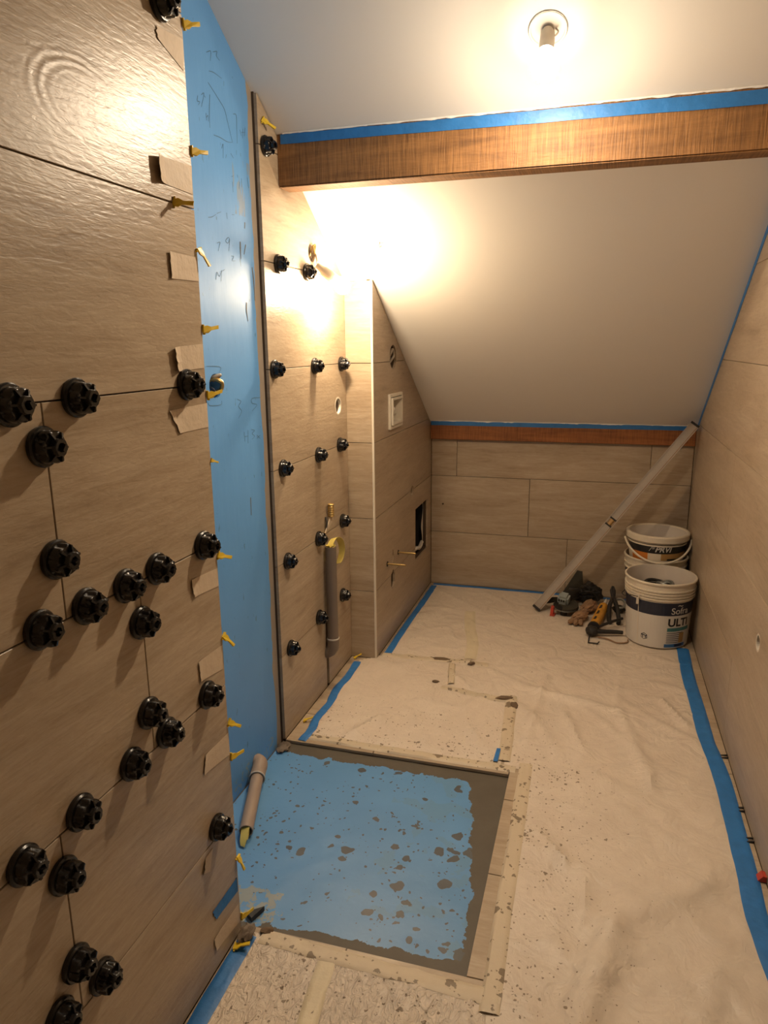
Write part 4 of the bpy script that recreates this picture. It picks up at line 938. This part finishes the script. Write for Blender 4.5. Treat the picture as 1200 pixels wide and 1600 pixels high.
# white recessed box frame
r = empty('vent_frame', 'white square plastic box frame set in the boxed wall', 'vent frame', (XS, 2.908, .993))
child('outer_frame', ring_plate(XS+.0003, XS+.010, 2.812, 3.004, .922, 1.064, .012), M['white_plastic'], r)
child('inner_frame', ring_plate(XS-.055, XS+.016, 2.830, 2.986, .938, 1.048, .009), M['white_plastic'], r)
bm = bmesh.new(); box(bm, XS-.055, XS-.052, 2.839, 2.977, .947, 1.039); child('back_plate', bm, M['lampbase'], r)
bm = bmesh.new(); box(bm, XS-.05, XS-.012, 2.839, 2.977, .972, .977); child('divider', bm, M['white_plastic'], r)
bm = bmesh.new(); box(bm, XS-.002, XS+.018, 2.839, 2.850, 1.0, 1.012, .002); child('latch', bm, M['white_plastic'], r)

# ---------------- buckets ----------------
def text_mesh(s, size, italic=0.0, bold=0.0):
    cu = bpy.data.curves.new('t', 'FONT'); cu.body = s; cu.size = size; cu.shear = italic; cu.offset = bold
    to = bpy.data.objects.new('t', cu); C.objects.link(to); bpy.context.view_layer.update()
    me = bpy.data.meshes.new_from_object(to.evaluated_get(bpy.context.evaluated_depsgraph_get()))
    bpy.data.objects.remove(to); bm = bmesh.new(); bm.from_mesh(me); bpy.data.meshes.remove(me)
    bmesh.ops.triangulate(bm, faces=bm.faces[:]); bmesh.ops.subdivide_edges(bm, edges=[e for e in bm.edges if e.calc_length() > size*.3], cuts=2)
    return bm
def wrap(bm, cx, cy, rad, ang0, z0, lift):
    """flat xy artwork onto a cone-shaped bucket; ang0 measured from -y towards +x; rad(z)"""
    for v in bm.verts:
        z = z0+v.co.y; rr = rad(z)+lift; a = ang0+v.co.x/rr; v.co = Vector((cx+math.sin(a)*rr, cy-math.cos(a)*rr, z))
    return bm
def flat_rect(w_, h_, n=8):
    bm = bmesh.new(); V = [[bm.verts.new((w_*i/n, h_*j, 0)) for j in (0, 1)] for i in range(n+1)]
    for i in range(n): bm.faces.new((V[i][0], V[i+1][0], V[i+1][1], V[i][1]))
    return bm
def band(cx, cy, rad, z0, z1, lift, seg=64, a0=None, a1=None):
    bm = bmesh.new(); full = a0 is None; n = seg; a0 = a0 or 0; a1 = a1 or 2*math.pi
    V = []
    for i in range(n+(0 if full else 1)):
        a = a0+(a1-a0)*i/n; V.append([bm.verts.new((cx+math.sin(a)*(rad(z)+lift), cy-math.cos(a)*(rad(z)+lift), z)) for z in (z0, z1)])
    for i in range(n): 
        j = (i+1) % len(V); bm.faces.new((V[i][0], V[j][0], V[j][1], V[i][1]))
    return bm
FZ = .0055
def bucket(label, cx, cy, r0, r1, h, z0=FZ, rings=(.76, .80, .845, .885), cat='bucket'):
    rad = lambda z: r0+(r1-r0)*(z-z0)/h
    R_ = empty('bucket', label, cat, (cx, cy, z0))
    prof = [(0, 0), (r0-.008, 0), (r0, .006)]
    for t in rings:
        rr = r0+(r1-r0)*t; prof += [(rr, h*t-.006), (rr+.005, h*t-.005), (rr+.005, h*t), (rr, h*t+.001)]
    prof += [(r1, h-.010), (r1+.004, h-.009), (r1+.005, h-.003), (r1+.002, h), (r1-.002, h)]
    child('body', lathe(bmesh.new(), prof, (cx, cy, z0), (0, 0, 1), 64), M['bucket'], R_, True)
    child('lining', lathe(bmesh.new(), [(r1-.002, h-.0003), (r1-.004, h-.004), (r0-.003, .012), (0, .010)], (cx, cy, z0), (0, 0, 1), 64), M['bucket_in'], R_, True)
    return R_, rad
D = math.radians
cx, cy = .303, 3.122
B1, rad = bucket('cream bucket with navy band and white label, in front by the right wall', cx, cy, .124, .141, .292)
LB = child('label_band', band(cx, cy, rad, .158, .214, .0008), M['navy'], B1)
LS = child('label_sheet', band(cx, cy, rad, .012, .158, .0007), M['print_white'], B1)
H0 = .0014
child('lettering', wrap(text_mesh('Sofra', .040, 0, .0003), cx, cy, rad, D(17), .166, H0), M['print_white'], LB)
child('lettering', wrap(text_mesh('ULTI', .048, 0, .0016), cx, cy, rad, D(13), .112, H0), M['blackprint'], LS)
child('label_swoosh', wrap(text_mesh('~', .045), cx, cy, rad, D(28), .190, H0), M['print_white'], LB)
child('label_stripe', wrap(flat_rect(.11, .016), cx, cy, rad, D(13), .088, H0), M['teal'], LS)
bm = bmesh.new()
for k in range(6):
    t = wrap(flat_rect(.075, .0028), cx, cy, rad, D(13), .079-k*.0085, H0); me = bpy.data.meshes.new('t'); t.to_mesh(me); t.free(); bm.from_mesh(me); bpy.data.meshes.remove(me)
child('label_lines', bm, M['navy'], LS)
child('label_patch', wrap(flat_rect(.026, .045), cx, cy, rad, D(38), .034, H0+.0003), M['label_tan'], LS)
child('label_block', wrap(flat_rect(.10, .015), cx, cy, rad, D(10), .016, H0), M['blueprint'], LS)
child('label_block', wrap(flat_rect(.04, .011), cx, cy, rad, D(30), .018, H0+.0004), M['navy'], LS)
# small house-shaped emblem with T Y strokes
bm = bmesh.new(); P5 = [(-.013, -.008), (0, -.015), (.013, -.008), (.013, .008), (0, .015), (-.013, .008)]
Vv = [bm.verts.new((x, y, 0)) for x, y in P5]; Vi = [bm.verts.new((x*.84, y*.84, 0)) for x, y in P5]
for i in range(6): bm.faces.new((Vv[i], Vv[(i+1) % 6], Vi[(i+1) % 6], Vi[i]))
child('emblem', wrap(bm, cx, cy, rad, D(-27), .056, H0), M['navy'], LS)
child('emblem', wrap(text_mesh('TY', .019, 0, .0008), cx, cy, rad, D(-32), .049, H0), M['navy'], LS)
child('label_seam', wrap(flat_rect(.003, .205, 1), cx, cy, rad, D(-41), .010, H0+.0004), M['bucket'], B1)
bm = bmesh.new(); a = D(-41); q = Vector((cx+math.sin(a)*(rad(.23)+.006), cy-math.cos(a)*(rad(.23)+.006), .228)); cyl(bm, q-Vector((math.sin(a), -math.cos(a), 0))*.006, q+Vector((math.sin(a), -math.cos(a), 0))*.004, .011, seg=12); box(bm, q.x-.005, q.x+.005, q.y-.006, q.y+.003, .195, .228); child('handle_lug', bm, M['bucket'], B1)
bm = bmesh.new(); child('wire_handle', tube(bmesh.new(), curve_pts([q+Vector((0, -.006, 0)), q+Vector((-.03, -.004, .004)), (cx-.142, cy-.03, .200), (cx-.150, cy+.03, .190), (cx-.13, cy+.09, .19)]), .0018, 6), M['dark'], B1, True)
# tools inside the front bucket
bm = bmesh.new(); pts = [(cx-.005+.052*math.cos(t)+.004*math.sin(3*t), cy+.02+.05*math.sin(t), .215+.018*math.sin(t*.5)+t*.0013) for t in [i*.35 for i in range(52)]]
tube(bm, pts, .0075, 8); tag(link('coiled_cable', bm, M['dark'], smooth=True), 'dark coiled cable heaped inside the front bucket', 'cable')
bm = bmesh.new(); pts = [(cx+.02+.032*math.cos(t), cy-.005+.032*math.sin(t), .250+.006*math.sin(2*t)+t*.001) for t in [i*.4 for i in range(30)]]
tube(bm, pts, .006, 8); tag(link('hose_ring', bm, M['steel'], smooth=True), 'grey ring of hose lying on top of the cable in the front bucket', 'hose')
bm = bmesh.new(); box(bm, cx+.035, cx+.085, cy-.03, cy+.02, .195, .246, .008); tag(link('tool_grip', bm, M['blueprint']), 'dark blue tool grip at the right inside the front bucket', 'tool')
bm = bmesh.new(); lathe(bm, [(0, 0), (.11, 0), (.112, .006), (.10, .19), (0, .19)], (cx, cy, FZ+.013), (0, 0, 1), 24)
for v in bm.verts: v.co.z += .012*noise.noise(v.co*18)*(1 if v.co.z > .1 else 0)
tag(link('rag_pile', bm, M['olive'], smooth=True), 'dark rags filling the lower part of the front bucket', 'rag')

cx, cy = .307, 3.462
B2, rad2 = bucket('lower cream bucket of the nested stack behind the front bucket', cx, cy, .116, .138, .285, rings=(.80, .88))
child('label_band', band(cx, cy, rad2, .20, .226, .0008), M['navy'], B2)
def stacked():
    z0 = .118
    R_, rd = bucket('upper nested bucket with black band, orange print and white bail handle', cx, cy, .104, .130, .285, z0=z0, rings=(.86,))
    child('label_sheet', band(cx, cy, rd, z0+.175, z0+.195, .0006), M['bucket'], R_)
    LB2 = child('label_band', band(cx, cy, rd, .324, .366, .0010), M['blackprint'], R_)
    child('label_strip', band(cx, cy, rd, .292, .324, .0010, 40, D(5), D(80)), M['label_tan'], R_)
    child('label_strip', band(cx, cy, rd, .270, .324, .0011, 20, D(-62), D(-22)), M['orange'], R_)
    child('label_strip', band(cx, cy, rd, .292, .300, .0014, 20, D(18), D(70)), M['blackprint'], R_)
    child('lettering', wrap(text_mesh('PRVI', .036, .3, .0010), cx, cy, rd, D(-8), .333, .0018), M['print_white'], LB2)
    child('emblem', wrap(text_mesh('/*', .032, .3), cx, cy, rd, D(-20), .335, .0018), M['print_white'], LB2)
    child('rim', lathe(bmesh.new(), [(.132, .258), (.140, .259), (.141, .283), (.137, .287), (.127, .287), (.126, .280), (.132, .279)], (cx, cy, z0), (0, 0, 1), 64, closed=True), M['bucket'], R_, True)
    P = []
    for i in range(25):
        t = math.pi*i/24; a = D(-78)+D(160)*i/24; rr = .148+.010*math.sin(t); P.append((cx+math.sin(a)*rr, cy-math.cos(a)*rr, .372-.082*math.sin(t)**1.2))
    child('handle', tube(bmesh.new(), P, .0048, 8), M['bucket'], R_, True)
    child('contents', lathe(bmesh.new(), [(0, 0), (.118, 0), (.118, -.004), (0, -.004)], (cx, cy, z0+.225), (0, 0, 1), 32), M['plaster'], R_)
stacked()

# ---------------- straightedge ----------------
A = Vector((-.226, 3.322, .016)); B = Vector((.428, 3.452, .905)); d = (B-A).normalized(); toc = Vector((0, -1, .25)); wv = d.cross(toc).normalized(); nv = wv.cross(d).normalized()
def obox(bm, a, b, w_, t_):
    for s in (0,):
        P = [a+wv*w_/2+nv*t_/2, a-wv*w_/2+nv*t_/2, a-wv*w_/2-nv*t_/2, a+wv*w_/2-nv*t_/2]; prism(bm, P, b-a)
    return bm
r = empty('straightedge', 'long grey metal spirit level leaning diagonally into the back right corner', 'spirit level', tuple(A)); LL = (B-A).length; mid = LL*.488
bm = bmesh.new(); obox(bm, A+d*.012, A+d*(mid-.022), .034, .016); child('rail', bm, M['alu'], r)
bm = bmesh.new(); obox(bm, A+d*(mid+.022), B-d*.010, .034, .016); child('rail', bm, M['alu'], r)
bm = bmesh.new(); obox(bm, A+d*.006-wv*.0185, B-d*.006-wv*.0185, .004, .022); child('flange', bm, M['alu'], r)
bm = bmesh.new(); obox(bm, A+d*.006+wv*.0185, B-d*.006+wv*.0185, .004, .022); child('flange', bm, M['alu'], r)
bm = bmesh.new(); obox(bm, A+d*.012+wv*.0150+nv*.0082, B-d*.012+wv*.0150+nv*.0082, .003, .001); child('groove', bm, M['leather'], r)
bm = bmesh.new(); obox(bm, A+d*(mid-.022), A+d*(mid-.014), .034, .018); child('vial_holder', bm, M['dark'], r)
bm = bmesh.new(); obox(bm, A+d*(mid+.014), A+d*(mid+.022), .034, .018); child('vial_holder', bm, M['dark'], r)
child('vial', cyl(bmesh.new(), A+d*(mid-.014), A+d*(mid+.014), .011, seg=14), M['label_tan'], r, True)
for P0, P1 in ((A, A+d*.012), (B-d*.010, B)): child('end_cap', obox(bmesh.new(), P0, P1, .042, .023), M['dark'], r)

# ---------------- tools on the floor ----------------
g0 = Vector((-.095, 3.33, FZ))
r = empty('angle_grinder', 'angle grinder with grey gear head and dark cutting disc beside the level', 'grinder', tuple(g0))
child('disc', lathe(bmesh.new(), [(.010, 0), (.0575, 0), (.0575, .0025), (.010, .0025)], g0+Vector((.005, -.01, .034)), (.05, -.12, 1), 40, closed=True), M['dark'], r)
child('disc_rim', lathe(bmesh.new(), [(.0565, -.0006), (.059, -.0006), (.059, .0031), (.0565, .0031)], g0+Vector((.005, -.01, .034)), (.05, -.12, 1), 40, closed=True), M['steel'], r)
def sector(t, rr, h): return rr if math.sin(t) > -.2 else rr*.45
child('guard', lathe(bmesh.new(), [(.018, .012), (.060, .010), (.062, -.004), (.060, -.004), (.058, .008), (.018, .010)], g0+Vector((.005, -.006, .038)), (.05, -.12, 1), 32, mod=sector), M['olive'], r)
bm = bmesh.new(); box(bm, -.026, .026, -.026, .030, .0, .050, .010); bmesh.ops.rotate(bm, verts=bm.verts[:], matrix=Matrix.Rotation(.35, 3, 'X') @ Matrix.Rotation(-.25, 3, 'Z')); bmesh.ops.translate(bm, verts=bm.verts[:], vec=g0+Vector((-.004, .005, .045))); GH = child('gear_head', bm, M['gear'], r)
bm = bmesh.new()
for k in range(3): box(bm, -.018+k*.011, -.011+k*.011, -.0275, -.024, .028, .040)
bmesh.ops.rotate(bm, verts=bm.verts[:], matrix=Matrix.Rotation(.35, 3, 'X') @ Matrix.Rotation(-.25, 3, 'Z')); bmesh.ops.translate(bm, verts=bm.verts[:], vec=g0+Vector((-.004, .005, .045))); child('air_slots', bm, M['dark'], GH)
child('motor_body', tube(bmesh.new(), [g0+Vector(v) for v in ((.0, .03, .065), (.01, .05, .062), (.03, .10, .056), (.055, .16, .045), (.07, .20, .036))], [.026, .029, .028, .024, .020], 16), M['dark'], r, True)
child('side_handle', tube(bmesh.new(), [g0+Vector(v) for v in ((-.025, .02, .06), (-.05, .03, .050), (-.075, .04, .040), (-.115, .055, .026))], [.009, .013, .015, .012], 12), M['olive'], r, True)
child('lock_nut', lathe(bmesh.new(), [(0, 0), (.014, 0), (.017, .02), (.014, .028), (0, .028)], g0+Vector((.0, -.03, .0)), (0, 0, 1), 14), M['olive'], r, True)
r = empty('plastic_lever', 'small red plastic piece in front of the grinder disc', 'plastic piece', (-.150, 3.272, FZ))
bm = bmesh.new(); prism(bm, [(-.158, 3.272, FZ), (-.144, 3.268, FZ), (-.142, 3.268, FZ+.042), (-.154, 3.272, FZ+.048)], (.004, .018, 0), .001); child('blade', bm, M['red'], r)
bm = bmesh.new(); prism(bm, [(-.158, 3.268, FZ), (-.138, 3.264, FZ), (-.138, 3.264, FZ+.008), (-.158, 3.268, FZ+.008)], (.006, .03, 0)); child('foot', bm, M['red'], r)
r = empty('dark_float', 'dark triangular float standing against the back wall behind the level', 'float', (-.06, 3.58, FZ))
bm = bmesh.new(); prism(bm, [(-.125, 3.545, FZ), (-.010, 3.545, FZ), (-.022, 3.578, .135), (-.048, 3.578, .138)], (0, .010, .002), .001); child('plate', bm, M['olive'], r)
bm = bmesh.new(); prism(bm, [(-.10, 3.515, FZ), (-.03, 3.515, FZ), (-.035, 3.545, .06), (-.08, 3.545, .06)], (0, .012, 0), .001); child('grip', bm, M['dark'], r)
# leather gloves, crumpled
def blob(cx, cy, cz, sx, sy, sz, rot, seed, amp=.25, f=2.0):
    bm = bmesh.new(); bmesh.ops.create_icosphere(bm, subdivisions=4, radius=1)
    for v in bm.verts:
        q = v.co.copy(); n_ = 1+amp*noise.noise(q*f+Vector((seed, 0, 0)))+amp*.5*noise.noise(q*f*2.7+Vector((seed, 3, 0))); v.co = Vector((q.x*sx, q.y*sy, q.z*sz))*n_
    bmesh.ops.rotate(bm, verts=bm.verts[:], matrix=Matrix.Rotation(rot, 3, 'Z'))
    zmin = min(v.co.z for v in bm.verts)
    bmesh.ops.translate(bm, verts=bm.verts[:], vec=(cx, cy, cz-zmin)); return bm
r = empty('work_glove', 'crumpled brown work glove between the grinder and the sealant gun', 'glove', (-.01, 3.26, FZ))
child('palm', blob(-.022, 3.24, FZ, .030, .055, .020, -.5, 3, .3), M['leather'], r, True)
child('cuff', blob(.018, 3.36, FZ, .030, .060, .026, -.5, 5, .3), M['leather'], r, True)
for k, (dx, dy) in enumerate([(-.036, -.03), (-.012, -.045), (.010, -.035)]):
    child('finger', blob(-.025+dx*.8, 3.215+dy*.6, FZ, .012, .030, .012, -.5+k*.3, 8+k, .2), M['leather'], r, True)
r = empty('tool_pouch', 'dark crumpled pouch behind the glove against the back wall', 'pouch', (.0, 3.48, FZ))
child('bag', blob(.015, 3.50, FZ, .055, .050, .045, .3, 15, .45, 1.6), M['dark'], r, True); child('strap', tube(bmesh.new(), curve_pts([(-.03, 3.46, .06), (.0, 3.43, .085), (.04, 3.45, .07), (.06, 3.47, .03)]), .006, 8), M['dark'], r, True)
# sealant gun: barrel points away from the camera
A = Vector((.042, 3.12, .032)); B = Vector((.084, 3.36, .040)); d = (B-A).normalized()
r = empty('sealant_gun', 'amber sealant gun with black handle lying beside the front bucket', 'sealant gun', tuple(A))
GB = child('barrel', cyl(bmesh.new(), A, B, .0225, seg=20), M['gun'], r, True)
bm = bmesh.new()
for k, (t0, t1) in enumerate(((.15, .3), (.42, .6), (.70, .88))):
    ribbon(bm, [A.lerp(B, t0)+Vector((-.010, -.004, .0215)), A.lerp(B, t1)+Vector((-.008, -.004, .0220))], [A.lerp(B, t0)+Vector((.002, -.002, .0235)), A.lerp(B, t1-.04)+Vector((.002, -.002, .0235))], (0, 0, 1), .0006, 1)
child('printed_marks', bm, M['blackprint'], GB)
child('nozzle', cyl(bmesh.new(), B, B+d*.075+Vector((0, 0, .01)), .012, .004, 12), M['print_white'], r, True)
child('end_plate', cyl(bmesh.new(), A-d*.014, A, .0255, seg=20), M['dark'], r, True)
child('yoke', blob(.034, 3.075, FZ, .026, .030, .022, .1, 21, .12), M['dark'], r, True)
child('handle', tube(bmesh.new(), [(.045, 3.07, .030), (.09, 3.085, .026), (.14, 3.10, .024), (.182, 3.055, .022)][:3]+[(.165, 3.105, .022)], [.011, .010, .009, .008], 10), M['dark'], r, True)
child('trigger', tube(bmesh.new(), curve_pts([(.05, 3.10, .032), (.09, 3.15, .036), (.13, 3.19, .040), (.165, 3.225, .042)]), .0065, 8), M['dark'], r, True)
child('push_rod', tube(bmesh.new(), [(.030, 3.06, .020), (.024, 3.03, .012), (.022, 2.985, .009), (.060, 2.985, .009), (.066, 2.995, .014)], .003, 8), M['dark'], r, True)
# pliers and ring
r = empty('pliers', 'black pliers with open jaws standing between sealant gun and bucket', 'pliers', (.12, 3.36, FZ)); PL = r
for s in (-1, 1):
    child('handle', tube(bmesh.new(), curve_pts([(.115, 3.40, .075), (.115+s*.016, 3.33, .055), (.118+s*.022, 3.26, .022), (.120+s*.018, 3.22, .014)]), .010, 10), M['dark'], r, True)
    child('jaw', tube(bmesh.new(), [(.115, 3.395, .072), (.112+s*.006, 3.43, .098), (.112+s*.002, 3.45, .112)], [.010, .008, .004], 8), M['dark'], r, True)
bm = bmesh.new(); tube(bm, [(.158+.024*math.cos(t), 3.40+.030*math.sin(t), .050+.012*math.sin(t)) for t in [i*math.pi/12 for i in range(24)]]+[(.182, 3.40, .05)], .006, 8)
r = empty('metal_ring', 'grey metal ring lying between the pliers and the front bucket', 'ring', (.158, 3.40, FZ)); child('ring', bm, M['steel'], r, True)
child('block', blob(.155, 3.40, FZ, .030, .028, .016, 0, 31, .2), M['olive'], r, True)
bm = bmesh.new(); tube(bm, curve_pts([(.060, 3.052, .012), (.10, 3.045, .010), (.14, 3.015, .009), (.180, 3.03, .009), (.186, 3.06, .009)]), .003, 6)
tag(link('loose_cable', bm, M['leather'], smooth=True), 'thin brown cable running from the sealant gun to the bucket', 'cable')
PL.location.x += .012; PL.location.y += .01
